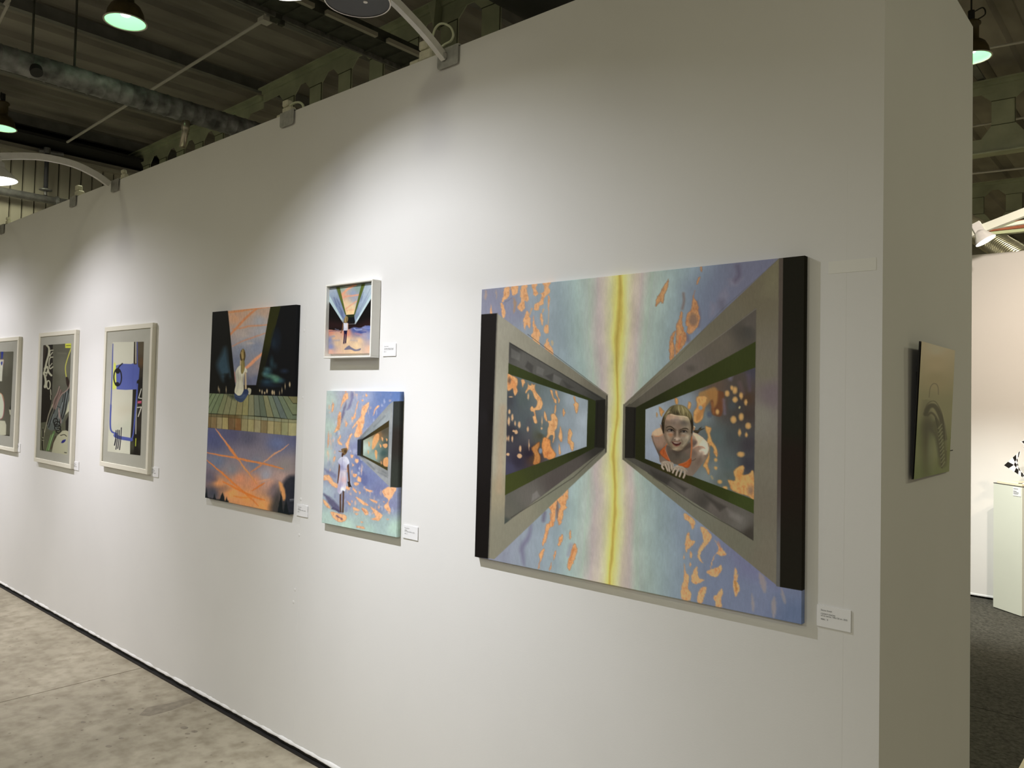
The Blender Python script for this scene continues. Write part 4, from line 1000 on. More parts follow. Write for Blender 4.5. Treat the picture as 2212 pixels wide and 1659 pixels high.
    a.ell(650,400,150,30,'b5967a',3.5,.6); a.line([(540,330),(680,350),(800,365),(880,385)], 22, 'd0b98c', 1.2, .7); a.line([(560,440),(700,440),(780,500)], 26, '77645a', 3, .6)
    a.ell(500,800,60,110,'a08468',3,.5); a.line([(440,560),(425,700),(470,860),(570,1000)], 40, '5f4c38', 3, .6); a.line([(950,560),(925,760),(860,900),(780,1010)], 44, '665640', 3, .6); a.ell(820,500,90,40,'5a5044',4,.6); a.ell(560,500,80,30,'6c5848',4,.45)
    # brows, sockets, eyes
    a.ell(545,642,92,44,'55412f',2.4,.85); a.ell(800,667,90,44,'4f3e2d',2.4,.85); a.ell(622,690,32,60,'4c3a2b',2.2,.8); a.ell(722,690,28,60,'4a3a2b',2.2,.8)
    a.line([(452,590),(500,566),(560,574),(618,622)], 20, '2c2014', .7, .95, .5); a.line([(722,640),(795,606),(860,606),(893,625)], 20, '2c2014', .7, .95, .5)
    a.ell(540,690,52,18,'a58b74',1.6,.85); a.ell(800,706,52,18,'9b8a74',1.6,.85)
    a.poly([(478,650),(510,625),(560,622),(606,655),(580,668),(520,662)], '6f6356', .6, .95, smooth=True); a.line([(475,650),(510,625),(560,620),(608,655)], 13, '1c130d', .6, .95); a.ell(556,642,21,19,'0e0a08',.6,.98); a.ell(500,646,11,7,'94897a',.6,.8); a.ell(549,636,4,4,'9a9aa0',.4,.9)
    a.poly([(745,665),(780,648),(830,650),(866,672),(830,684),(780,680)], '685d50', .6, .95, smooth=True); a.line([(740,668),(780,646),(830,648),(868,672)], 12, '1c130d', .6, .95); a.ell(802,664,20,18,'0e0a08',.6,.98); a.ell(846,672,10,6,'8e8474',.6,.8); a.ell(796,658,4,4,'9a9aa0',.4,.9)
    a.ell(540,720,40,18,'b0683c',2,.7); a.ell(545,752,34,26,'a8663e',2.5,.55); a.ell(790,745,40,14,'a2714c',2.5,.5)
    # nose
    a.line([(672,670),(668,780)], 30, '9f876c', 2, .8); a.line([(640,690),(632,770)], 16, '65503f', 2, .7); a.poly([(600,800),(640,775),(700,778),(735,810),(720,838),(670,850),(615,835)], 'a88e74', 1.5, .9, smooth=True); a.ell(668,815,24,18,'cbb39a',2,.7)
    a.ell(622,828,15,9,'4a372a',1.0,.85); a.ell(712,838,13,8,'4a372a',1.0,.85); a.line([(620,850),(670,862),(720,850)], 12, '6f5a48', 1.5, .8)
    a.line([(600,790),(565,850),(545,880)], 16, '5c4a3a', 1.8, .75); a.line([(750,830),(775,870),(770,910)], 18, '66543f', 1.8, .7)
    # mouth
    a.poly([(563,868),(640,888),(745,882),(742,910),(700,950),(640,955),(590,920)], '4a201a', .7, .97, smooth=True); a.poly([(598,878),(650,889),(722,885),(700,898),(645,902),(610,893)], 'bfae98', .6, .9, smooth=True); a.line([(575,862),(650,872),(744,878)], 12, '84503e', .8, .85)
    a.line([(598,930),(650,962),(712,942)], 20, '8f5a45', 1, .9); a.line([(620,985),(690,985)], 12, '6d5a44', 2, .6); a.ell(665,1015,60,14,'b09a76',2.5,.7)
    a.line([(905,750),(870,850),(790,950)], 16, 'bba98a', 2, .55); a.line([(430,760),(480,880),(560,990)], 16, '6a5840', 2, .6); a.line([(880,930),(770,1035),(690,1068)], 14, '4a3a2c', 1.3, .7)
    # hair
    hair = [(358,500),(385,380),(430,300),(480,230),(560,155),(700,128),(820,160),(920,260),(970,360),(992,500),(985,620),(955,700),(945,560),(920,440),(880,375),(780,345),(640,335),(540,305),(480,330),(430,440),(415,560),(405,690),(375,620)]
    a.poly(hair, [(560,250,'5f5430'),(700,200,'7c6f42'),(820,250,'847746'),(900,330,'6a5e34'),(460,320,'6b5c38'),(390,450,'3a2d1a'),(380,600,'2e2214'),(960,480,'2c2414'),(965,620,'3d2f1a'),(640,300,'3f3620')], 0.7, smooth=True)
    for p, w, c in [([(600,160),(560,240),(600,300)], 26, '4c4328'), ([(700,150),(705,230),(740,320)], 22, 'b0a068'), ([(760,160),(790,240),(800,330)], 16, 'b8a96e'), ([(820,190),(870,270),(880,350)], 14, 'a4945c'), ([(650,150),(640,230),(640,310)], 18, '6b6036'), ([(860,230),(920,330),(940,440)], 14, '8f8250'), ([(540,200),(480,280),(440,380)], 16, '9c8c5a'), ([(500,250),(450,330),(400,470)], 12, '7e6c42'), ([(730,250),(740,310)], 12, '33291a'), ([(680,290),(690,330)], 14, '2c2416'), ([(840,290),(850,350)], 10, '40351f'), ([(560,300),(660,335),(780,350)], 8, '51462a'), ([(480,300),(520,260)], 18, 'b8a980')]:
        a.line(p, w, c, .9, .8, .5)
    a.line([(372,500),(385,620),(400,690)], 26, '2a2014', 1.2, .9); a.line([(965,440),(975,560),(960,690)], 26, '2a2014', 1.2, .85)

def swimmer_hands(a):
    a.frame(1390,860,9.218)
    H1 = 'a39079'
    a.poly([(345,1290),(420,1252),(550,1268),(600,1310),(590,1400),(520,1400),(400,1350)], H1, .8, .97, smooth=True)
    a.poly([(590,1420),(650,1345),(780,1360),(860,1430),(950,1540),(860,1530),(760,1440)], [(650,1380,'a8967e'),(800,1420,'a08c74'),(900,1510,'7d6a58')], .8, .97, smooth=True)
    a.line([(610,1380),(680,1345)], 12, 'b9b0a0', 1, .7)
    for p in [[(375,1310),(372,1370),(400,1412)], [(430,1310),(462,1390),(485,1445)], [(485,1300),(505,1390),(522,1455)], [(545,1300),(560,1370),(572,1430)], [(645,1385),(605,1430),(583,1485)], [(705,1395),(670,1465),(648,1535)], [(765,1415),(742,1490),(718,1560)], [(825,1450),(820,1520),(795,1585)]]:
        a.line(p, 46, '5c4a38', .6, .85, .15); a.line(p, 38, H1, .6, .97, .15); a.line(p, 13, 'bcab92', .9, .7, .4)
    for p in [[(415,1330),(430,1390),(450,1430)], [(470,1330),(490,1400)], [(528,1310),(540,1390)], [(660,1440),(630,1480)], [(725,1440),(695,1510)], [(790,1450),(770,1520)], [(590,1400),(575,1450)]]:
        a.line(p, 7, '43351f', .7, .8, .5)

# ---- deck painting ------------------------------------------------------
def paint_deck(X, Y):
    a = Art(X, Y, '0c0d0f')
    a.frame(420,640,6.381)
    a.poly([(200,150),(450,205),(575,1345),(200,1345)], '11110d', 1)
    a.poly([(430,700),(480,950),(500,1110),(430,1090),(405,1170),(365,1100),(310,950),(360,820)], '2a4350', 6, .9, smooth=True); a.ell(440,1080,34,12,'12140f',3,.8); a.poly([(470,1060),(410,1130),(430,1345),(520,1345)], '0d0e0c', 3, .9)
    a.poly([(450,150),(1060,100),(850,1228),(562,1228)], [(600,250,'ac8a74'),(750,200,'a98e7a'),(950,220,'a08876'),(900,330,'8d8c8e'),(600,470,'9a8c84'),(700,600,'868488'),(850,700,'6d7384'),(600,900,'5c6376'),(800,1020,'746e70'),(700,1200,'4e5064'),(850,1150,'565a6e'),(930,480,'8c8a8c'),(560,300,'b68c6c'),(640,760,'6a7182'),(870,960,'7c706c'),(680,540,'9c9088')], .6)
    a.warp(.7, 4, 2)
    for p, w, c, al in [([(475,222),(650,200),(860,165),(1060,140)], 26, 'b8784a', .8), ([(490,530),(570,450),(640,370),(740,270),(860,170)], 34, 'b5754c', .9), ([(520,450),(640,440),(750,412),(860,405),(1020,392)], 22, 'b07a58', .85), ([(520,690),(600,650),(680,612),(830,560),(1000,500)], 18, 'a8765c', .85), ([(690,1000),(760,950),(830,880),(950,780)], 46, 'bd7f5c', .9), ([(550,1050),(565,1180)], 30, '9c6c5a', .7)]:
        a.line(p, w, c, 1.4, al, .35)
    a.ell(770,648,40,12,'a5988a',2,.7); a.warp(0, 9, 0)
    a.poly([(1055,100),(1200,100),(1090,520),(882,1345),(850,1345),(850,1228)], [(1120,180,'24250c'),(1040,500,'26260b'),(900,1000,'15150b'),(860,1300,'100f0a')], .6)
    a.poly([(450,200),(462,205),(575,1345),(545,1345),(480,900)], '10100a', .6)
    a.poly([(540,1225),(860,1225),(880,1400),(540,1400)], '0d0c0a', .6)
    for x, y, rx, ry, c in [(1130,600,60,150,'0e1722'),(1090,650,30,60,'14222e'),(1065,920,18,55,'20404a'),(1110,960,20,30,'1a3038'),(1010,1040,50,40,'20404a'),(1000,1000,30,20,'385c5c'),(1030,1100,55,28,'3a6a5a'),(970,1070,30,25,'3c6868'),(1130,1150,60,40,'437a60'),(1100,1110,35,20,'4c7860'),(1200,1165,35,25,'234450'),(1240,1030,38,22,'1c2a40'),(1000,1180,70,35,'1c3848'),(1040,1230,80,15,'16283a')]:
        a.ell(x, y, rx, ry, c, 4, .85)
    for x, y, rx, ry in [(330,1275,6,30),(345,1300,5,25),(437,1290,6,38),(900,1300,8,18),(932,1318,9,28),(968,1332,10,18),(1000,1308,11,30),(1075,1325,14,33),(1100,1330,9,30),(1173,1335,5,24),(1206,1300,6,34),(1250,1240,6,34),(1313,1215,11,34)]:
        a.ell(x, y, rx, ry, 'a29070', .8, .9)
    # deck planks
    far = [183,245,300,350,410,465,530,605,680,750,820,885,945,1010,1075,1145,1215,1290,1365]
    near = [(20,1600),(95,1606),(160,1610),(226,1614),(310,1618),(390,1625),(475,1632),(565,1637),(655,1640),(740,1643),(825,1646),(910,1652),(1000,1662),(1095,1668),(1185,1676),(1282,1690),(1385,1694),(1515,1700),(1650,1705)]
    cols = ['5c6648','5f6a4b','5f694c','5b6548','646748','69684a','6c6b4c','716a48','757049','6a6a50','585e4e','4f5747','6b6b4e','5d6654','505c54','5a6450','5f664c','625f40']
    def yf(x): return 1338+(x-215)*0.0385
    for k in range(18):
        a.poly([(far[k], yf(far[k])), (far[k+1], yf(far[k+1])), near[k+1], near[k]], cols[k], .4)
    a.frame(420,880,6.146)
    a.poly([(150,80),(340,92),(620,100),(880,125),(1060,140),(1400,165),(1400,395),(1305,380),(700,318),(150,265)], [(250,110,'5a5238'),(500,130,'57492c'),(750,150,'6c6e54'),(1000,170,'6d7260'),(1250,190,'757558')], .6)
    fr = [(195,88),(222,90),(297,93),(372,95),(455,98),(540,101),(625,108),(712,113),(797,118),(885,127),(970,133),(1060,141),(1155,150),(1248,158),(1320,165)]
    fc = ['5f4e30','6b5a3c','7c7050','877a50','5c4830','684a2c','7a7250','827a54','80785a','6c5f42','8a7f5a','7d7552','7a7a58','8a8560']
    for k in range(14):
        x0, y0 = fr[k]; x1, y1 = fr[k+1]
        a.poly([(x0-8, y0+34+k*.6), (x1-8, y1+36+k*.6), (x1-6, 268+(x1-190)*0.101), (x0-6, 268+(x0-190)*0.101)], fc[k], .5)
        a.line([(x0-2, y0+60), (x0-4, y0+150)], 30, '8c8460' if k % 2 else '5f4c30', 3, .25)
    a.line([(150,82),(340,92),(620,104),(880,127),(1060,141),(1400,172)], 5, '262a16', .5, .85, curve=False); a.line([(150,116),(620,150),(970,180),(1400,215)], 4, '2e2c18', .6, .7, curve=False)
    for k in range(1, 14): x0, y0 = fr[k]; a.line([(x0, y0-2), (x0-6, 268+(x0-190)*0.101)], 5, '26200f', .45, .85, curve=False)
    a.frame(420,640,6.381)
    for k in range(1, 18): a.line([(far[k], yf(far[k])), near[k]], 5, '1b1d12', .45, .9, curve=False)
    a.poly([(440,1350),(560,1352),(560,1430),(500,1400)], '2c3226', 3, .8)
    # lower sky
    a.frame(420,880,6.146)
    a.poly([(100,262),(190,270),(700,318),(1305,380),(1420,398),(1420,1500),(100,1500)], [(300,450,'45496a'),(700,400,'4c4a5c'),(1100,480,'50597e'),(1250,420,'4e506c'),(300,720,'5c6478'),(800,760,'64697a'),(1200,780,'77706e'),(500,820,'716e72'),(600,960,'b5795a'),(800,1000,'bb7b58'),(1000,1010,'b08470'),(1150,930,'9a8078'),(950,900,'8a8892'),(700,1200,'c9844c'),(900,1300,'cb8a50'),(500,1130,'cf8a50'),(330,1020,'bd7f50'),(200,930,'57505a'),(240,1140,'3a3c46'),(1080,1080,'7a6860'),(1250,1100,'2a2e3c'),(1200,1320,'3a3430'),(650,640,'6c6470'),(500,350,'484660'),(220,400,'43476c')], .6)
    a.warp(1.0, 6, 5)
    a.ell(1110,480,80,40,'5b678e',8,.6); a.ell(270,955,22,18,'4a4450',5,.7); a.ell(280,1080,100,22,'403f48',7,.7)
    a.poly([(1020,1020),(1110,1000),(1130,1180),(1060,1230),(980,1150)], '5a5058', 7, .6)
    for p, w, c, al in [([(285,285),(350,380),(420,470),(500,580),(570,680)], 22, 'b87a50', .95), ([(420,470),(500,580),(600,720)], 36, 'b8703c', .9), ([(570,660),(640,770),(700,850),(830,1020)], 22, 'b47a48', .95), ([(160,600),(350,635),(540,668),(700,705),(900,745),(1080,790),(1180,818)], 28, 'b8703c', .95), ([(1250,490),(1160,560),(1060,620),(960,700),(900,745)], 20, 'b88460', .9), ([(920,735),(850,790),(740,865)], 28, 'a8704c', .9), ([(165,700),(280,800),(400,900),(520,1010),(640,1110),(760,1220),(850,1310)], 26, 'bb6c34', .95), ([(380,985),(540,1070),(700,1150),(830,1200),(930,1232)], 28, 'bf6a2c', .9), ([(765,1110),(850,1055),(930,1000)], 20, 'b8652c', .9), ([(520,1178),(620,1195),(760,1195)], 20, 'c07030', .8), ([(820,990),(1000,950)], 26, 'c08c68', .5)]:
        a.line(p, w, c, 1.1, al, .6)
    a.poly([(1200,960),(1330,940),(1330,1450),(1180,1450),(1190,1240),(1150,1130)], '22252e', 5, .95, smooth=True)
    a.poly([(1120,1090),(1060,1180),(1000,1330),(1020,1440),(1200,1440)], '30302f', 7, .8)
    a.poly([(1120,990),(1160,1010),(1195,1080),(1212,1170),(1190,1240),(1160,1180),(1135,1090)], 'bd8450', 2, .95, smooth=True)
    for p in [[(140,1200),(162,1065),(180,1210)], [(245,1220),(267,1145),(288,1225)], [(335,1235),(352,1170),(372,1128),(392,1180),(402,1250)], [(408,1250),(428,1188),(447,1255)], [(1100,1400),(1135,1230),(1150,1115),(1165,1260),(1180,1420)], [(1175,1420),(1215,1225),(1262,1430)]]: a.poly(p, '10171a', 1.0, .95)
    a.poly([(100,1185),(450,1245),(450,1300),(100,1260)], '12161a', 2)
    a.line([(1272,1220),(1275,1390)], 6, 'a8a8ac', .6, .7)
    a.warp(0, 9, 0)
    # seated figure
    a.frame(420,640,6.381)
    a.poly([(628,880),(652,880),(648,975),(626,965)], '9a8766', .6); a.poly([(735,1265),(782,1280),(772,1350),(735,1345)], '908b74', .7, smooth=True)
    a.poly([(610,965),(660,960),(715,1000),(726,1050),(690,1062),(678,1180),(680,1290),(650,1355),(600,1372),(552,1320),(575,1180),(566,1050)], [(640,1020,'aba792'),(620,1200,'a09c88'),(600,1330,'a8a48c'),(580,1100,'8f8e80'),(670,1150,'8c8672'),(700,1020,'b0ab94')], .7, smooth=True)
    a.line([(600,1020),(605,1200),(580,1320)], 12, '7c7a6c', 1, .5); a.line([(650,1080),(640,1250)], 10, 'bcb79c', 1, .6)
    a.line([(702,1060),(705,1160),(708,1275)], 28, '99876a', .6, .97); a.line([(693,1080),(694,1270)], 6, '5a4a34', .5, .8)
    a.poly([(555,1335),(600,1370),(650,1355),(690,1285),(735,1290),(742,1345),(680,1440),(630,1460),(575,1430),(552,1390)], [(600,1400,'27344c'),(680,1380,'31405c'),(700,1310,'202c4c'),(640,1440,'2a3850')], .7, smooth=True)
    a.line([(560,1370),(640,1400),(690,1360)], 8, '3e4e6c', .8, .7)
    a.poly([(626,820),(640,752),(675,722),(700,770),(703,840),(680,905),(640,885)], '5c4c2a', .6, .97, smooth=True); a.line([(632,800),(640,850),(655,890)], 9, '241a0c', .5, .9); a.line([(690,770),(695,850),(675,900)], 8, '241a0c', .5, .9); a.line([(650,770),(660,860)], 10, 'a58e62', .6, .8)
    a.line([(665,740),(672,850)], 12, '9a844e', .7, .8); a.poly([(650,890),(688,890),(692,1000),(660,1070),(640,1030)], '665a30', .8, .95, smooth=True); a.line([(665,890),(668,1040)], 8, '8f8048', .6, .8)
    a.brush(.06, 2, 6, 14); a.sat(0.78)
    return a

# ---- small framed painting ------------------------------------------------------
def paint_small(X, Y):
    a = Art(X, Y, '0f0d0d')
    a.frame(680,590,7.213)
    a.poly([(360,100),(760,100),(615,645),(485,655)], [(420,240,'94a69c'),(500,250,'a8acae'),(600,320,'8f9dbc'),(450,350,'d8a890'),(550,520,'e6cba8'),(560,610,'edcc9c'),(680,230,'88a09e'),(620,400,'a4a4b4'),(470,480,'e4c4a4')], .5)
    a.warp(.5, 4, 2)
    a.line([(415,350),(500,260),(600,195),(640,180)], 36, 'e2a184', 1, .9); a.line([(425,390),(500,360),(590,352),(700,335)], 24, 'dfa088', 1, .9); a.line([(480,560),(560,500),(650,440)], 22, 'e0a58c', 1, .8); a.line([(490,585),(600,570)], 20, 'e2ac8c', 1.5, .7)
    a.warp(0, 9, 0)
    a.poly([(200,200),(325,180),(485,660),(450,775),(440,780),(200,400)], [(260,260,'a6b0c4'),(230,380,'8e9cb4'),(330,420,'8b98b6'),(350,520,'7c8cb0'),(420,640,'7886ac'),(300,320,'98a8c0')], .5)
    for p in [[(340,400),(390,500)], [(380,520),(440,640)], [(300,380),(350,520)], [(400,600),(450,700)]]: a.line(p, 22, '4c5a80', 1.2, .5, .5)
    a.poly([(780,160),(920,120),(920,330),(632,795),(612,660)], [(830,220,'a9b8cc'),(700,420,'9fb0cc'),(650,560,'8c9cb8'),(880,220,'b4c2d0'),(740,520,'98a8c0'),(640,700,'8090ac')], .5)
    for p in [[(760,300),(700,450)], [(700,400),(660,560)], [(650,560),(630,680)], [(740,360),(720,440)]]: a.line(p, 16, '606e8c', 1.2, .5, .5)
    a.line([(868,240),(640,700)], 5, '7080a0', .5, .8)
    a.poly([(200,310),(222,335),(448,745),(445,785),(210,420)], 'b2c8d4', .5); a.poly([(920,250),(920,320),(635,798),(616,790),(626,765)], 'bad0dc', .5)
    a.poly([(312,150),(372,150),(490,655),(472,645)], '58662e', .5); a.poly([(742,120),(798,120),(622,655),(608,645)], '56642e', .5)
    a.line([(330,230),(478,640)], 6, '2c3618', .6, .6); a.line([(785,180),(620,630)], 6, '323c1c', .6, .5)
    a.poly([(484,652),(616,640),(616,700),(500,705)], '27301a', .5); a.poly([(506,690),(616,685),(612,785),(512,788)], '0f1418', .5); a.line([(500,798),(632,790)], 7, 'b6ccd8', .5, curve=False)
    a.poly([(180,720),(440,770),(640,800),(920,690),(920,850),(180,880)], '2a1719', 7, .85)
    a.warp(1.0, 4, 6)
    a.poly([(180,880),(400,895),(520,880),(600,840),(720,850),(780,820),(920,815),(920,1300),(180,1300)], [(250,925,'cf8c7a'),(500,930,'dc8870'),(700,920,'4a5894'),(850,860,'5a68a6'),(620,880,'4c5a96'),(300,1000,'d8b090'),(250,1150,'7f88b8'),(500,1050,'e6c8a0'),(700,1050,'e2c09c'),(850,1000,'9096b8'),(860,1080,'b0a0a8'),(850,1170,'dcb49c'),(600,1220,'dcbc98'),(400,1230,'d8b4a0'),(230,1040,'8088b0'),(760,985,'a49ab0'),(350,1100,'d4b89c'),(250,1220,'d8a898'),(650,1130,'e4c8a4'),(450,1190,'d6b698')], 1.0)
    a.line([(610,862),(660,885),(730,880)], 16, 'a4b0d8', .9, .8); a.line([(760,850),(880,858)], 16, '7c8cc8', 1, .8); a.line([(640,930),(800,915)], 14, '34438c', 1, .8); a.line([(320,870),(370,885)], 12, '8c98c0', 1, .7); a.line([(230,905),(420,905)], 12, '54446a', 1.2, .6)
    a.line([(300,1045),(380,1045)], 20, '9c9ab0', 1.5, .6); a.line([(560,1045),(660,1050)], 18, 'a8a0ac', 1.5, .6); a.line([(240,1000),(300,985)], 26, '8a90b4', 1.5, .6); a.line([(640,940),(720,960)], 30, 'c08c90', 2, .6)
    a.warp(0, 9, 0)
    a.poly([(460,1185),(530,1128),(560,1150),(640,1190),(715,1172),(700,1205),(620,1215),(560,1190),(480,1195)], '6b6a84', .8, .95, smooth=True)
    a.line([(440,785),(430,870),(412,930)], 14, '7c5a40', .5); a.line([(405,930),(395,918)], 7, '7c5a40', .5); a.line([(516,785),(515,880),(518,940)], 12, 'c89878', .5)
    a.poly([(448,775),(512,775),(512,890),(445,900)], [(480,840,'dcdcea'),(455,860,'c0c2d8'),(500,880,'b8bcd4')], .5)
    a.poly([(452,895),(506,895),(500,950),(455,950)], '121238', .5)
    a.line([(465,940),(456,1050),(451,1100)], 19, '2a1a3c', .5); a.line([(490,940),(482,1050),(478,1092)], 19, '261838', .5)
    a.line([(451,1100),(454,1178)], 9, 'd8b898', .5); a.line([(479,1092),(481,1145)], 9, 'd8b898', .5)
    a.poly([(458,720),(485,665),(518,690),(516,740),(490,778),(455,765)], '86724a', .5, .97, smooth=True); a.line([(485,680),(475,760)], 9, 'b8a478', .6, .8); a.line([(500,700),(495,750)], 7, '5c4a30', .5, .8)
    a.brush(.04, 3, 6, 15)
    return a

# ---- walker painting ------------------------------------------------------
WCL = [[(270,100),(310,80),(320,130),(290,160),(265,190),(240,240),(245,200)], [(170,170),(185,200),(170,260),(155,250)], [(230,255),(250,280),(245,380),(230,430),(190,455),(180,450),(210,380),(215,300)], [(290,350),(310,370),(300,405),(285,385)],
 [(400,170),(415,165),(390,260),(385,320),(350,335),(345,315),(370,280)], [(470,190),(515,170),(500,240),(475,290),(470,350),(450,430),(420,500),(380,500),(370,470),(400,380),(360,420),(355,400),(400,340),(430,300),(440,230)],
 [(590,200),(612,205),(575,250),(550,300),(560,240)], [(240,470),(250,500),(235,530),(260,560),(250,580),(210,550),(225,500)], [(330,470),(360,470),(340,510),(325,560),(315,620),(300,610),(285,560),(310,520)], [(130,440),(135,560),(120,600),(118,520)],
 [(340,660),(365,670),(355,700),(335,690)], [(385,700),(415,715),(405,745),(380,735)], [(185,680),(200,690),(180,740),(175,710)], [(365,840),(400,850),(385,880),(360,870)], [(410,870),(440,890),(430,925),(400,910)], [(370,925),(415,930),(400,960),(370,950)],
 [(85,860),(140,860),(180,920),(215,940),(215,980),(160,960),(120,910),(85,905)], [(290,960),(330,970),(325,1000),(290,990)], [(360,970),(400,1010),(390,1030),(360,1000)], [(470,980),(540,1005),(530,1020),(490,1010)], [(385,1060),(430,1080),(510,1140),(460,1140),(410,1100)],
 [(520,1080),(590,1105),(585,1125),(540,1110)], [(640,1000),(700,965),(770,975),(745,1040),(700,1110),(720,1200),(690,1200),(650,1150),(690,1100),(650,1050)], [(360,1155),(420,1180),(415,1200),(370,1190)], [(440,1160),(500,1190),(505,1230),(470,1230)],
 [(525,1150),(600,1200),(640,1240),(600,1290),(530,1270),(570,1250),(550,1210)], [(150,1200),(240,1220),(300,1240),(290,1290),(230,1300),(170,1260)], [(80,1080),(130,1130),(150,1180),(90,1140)], [(400,1335),(465,1345),(470,1365),(400,1355)], [(430,1290),(460,1300),(440,1312)], [(300,1100),(340,1130),(330,1150)], [(375,1215),(415,1225),(390,1235)],
 [(445,140),(460,150),(455,165),(440,155)], [(480,85),(500,110),(480,120)], [(280,60),(300,65),(290,80)], [(345,1090),(362,1100),(350,1120)], [(640,1100),(660,1110),(650,1120)], [(590,1150),(615,1160),(600,1170)], [(670,1265),(700,1270),(690,1280)], [(300,780),(320,800),(310,830)], [(410,1010),(435,1020),(425,1040)], [(350,745),(370,760),(355,780)]]
def paint_walker(X, Y):
    a = Art(X, Y, '8c98b8')
    a.frame(680,830,4.367)
    a.poly([(-50,-50),(1000,-50),(1000,1600),(-50,1600)], [(130,150,'a8c0bc'),(130,400,'a4bcb8'),(115,650,'a8c0bc'),(250,280,'9ea6ba'),(300,120,'9ea0bc'),(450,120,'8a98c4'),(650,120,'5672b4'),(780,110,'5070b8'),(600,260,'6076b6'),(350,500,'8a94b4'),(230,620,'969cbc'),(450,620,'6474ae'),(380,600,'7c84b4'),(500,900,'6672ae'),(600,1000,'6a72aa'),(150,900,'8a90b4'),(110,1000,'9cb0c8'),(300,1080,'8288b6'),(600,1180,'7a86ac'),(300,1340,'a8ccc0'),(110,1270,'a4c4c0'),(500,1380,'9cc0b8'),(720,1140,'7a80b0'),(750,1350,'a6cabc'),(450,1290,'9ab4b4'),(640,1300,'94b0b2'),(420,800,'6878b0'),(250,950,'8f96b8')], 1)
    a.warp(1.6, 6, 7)
    for p, c in [([(345,70),(365,100),(345,190),(320,235),(300,240),(335,150)], '6c6aa2'), ([(295,170),(290,230),(255,340),(215,420),(240,330),(270,230)], '5c5888'), ([(90,795),(130,810),(200,850),(195,885),(120,840)], '6e74a8'), ([(80,1030),(160,1080),(235,1160),(225,1200),(150,1150),(110,1090)], '504a78'), ([(380,640),(420,660),(450,720),(420,820),(390,780)], '5c68a8'), ([(450,820),(500,880),(480,960),(420,900)], '5a64a4')]:
        a.poly(p, c, 2.2, .8, smooth=True)
    a.warp(1.5, 3.5, 8)
    rs = np.random.RandomState(5)
    for _ in range(150):
        t = rs.rand(); x = 120+rs.rand()*620; y = 90+rs.rand()*1150
        if x > 380 and 180 < y < 960 and x > 380+(abs(y-600))*0.75: continue
        c = ['d8a88c', 'c8a89c', 'a8b0d0', 'b8b8d4', '7880b4', 'e0b090'][rs.randint(6)]
        a.ell(x, y, 4+rs.rand()*9, 8+rs.rand()*22, c, 1.0, 0.35+0.35*rs.rand())
    for p in WCL: a.poly(p, 'c09480', 1.0, .85, inner='e2a678', k=2.0, smooth=True)
    a.line([(420,400),(440,470)], 26, 'd88a50', 2, .6); a.line([(230,300),(225,420)], 20, 'b87850', 1.5, .6); a.line([(445,1175),(480,1210)], 12, 'b0684c', 1, .6); a.line([(170,1170),(240,1205)], 20, '4a4470', 1.2, .85); a.line([(205,1240),(260,1275)], 12, '5c4a70', 1, .8); a.line([(90,870),(180,930)], 14, 'e8b890', 1.2, .6)
    a.warp(0, 9, 0)
    # box frame
    a.poly([(740,160),(700,190),(405,522),(400,672),(680,942),(716,980)], [(720,300,'8a8f94'),(690,200,'80868c'),(560,350,'7e858e'),(450,480,'6e757e'),(402,600,'3c4450'),(450,720,'838994'),(600,860,'8c9098'),(700,930,'8c9096'),(715,700,'8e9294')], .6)
    a.poly([(712,235),(425,520),(425,675),(690,890)], [(650,320,'88929a'),(500,450,'7b868e'),(420,600,'20242e'),(520,750,'8c9094'),(650,850,'7c8084')], .6)
    for p in [[(660,300),(560,400)], [(500,740),(560,800)], [(600,830),(670,870)], [(640,820),(670,840)]]: a.line(p, 14, '5c646c', 1.5, .5)
    a.poly([(403,525),(440,518),(432,676),(402,670)], '222836', .5)
    a.poly([(702,340),(440,522),(430,672),(686,815)], [(600,420,'3a3018'),(450,560,'1c1a14'),(560,740,'38341c'),(680,800,'3a361e')], .5)
    a.poly([(700,400),(457,530),(455,670),(686,780)], [(480,600,'a2bab2'),(550,560,'9a9c88'),(600,480,'7a5a3c'),(660,440,'4a4438'),(650,650,'34504e'),(600,620,'5a7470'),(670,740,'6a5038'),(560,680,'7a9890'),(690,560,'3c4844')], .5)
    a.warp(.6, 3, 9)
    for p in [[(560,490),(600,465),(605,520),(562,600),(540,612),(545,540)], [(570,620),(590,640),(582,712),(565,660)], [(650,705),(690,690),(688,775),(648,765)], [(640,570),(680,560),(684,590),(660,600)], [(505,540),(520,560),(510,590)], [(500,620),(510,640),(502,660)], [(610,560),(630,580),(620,600)], [(670,510),(685,520),(678,540)], [(628,500),(645,510),(640,540)], [(622,725),(632,740),(625,760)]]: a.poly(p, 'd0925c', .8, .9, smooth=True)
    a.warp(0, 9, 0)
    a.poly([(742,163),(1000,150),(1000,985),(800,976),(712,970)], [(760,300,'2c302e'),(740,900,'30342f'),(790,500,'2a2522')], .6)
    # figure
    a.line([(235,745),(226,850),(220,930)], 15, '634030', .5); a.line([(312,750),(320,850),(326,920)], 15, '5c3c2c', .5)
    a.line([(243,1030),(241,1120),(244,1205)], 15, '4f3830', .5); a.line([(270,1015),(268,1110),(264,1205)], 17, '55403a', .5); a.line([(248,1100),(250,1150)], 5, '8a7470', .6, .7); a.line([(240,1212),(262,1216)], 12, '8a8098', .8, .8)
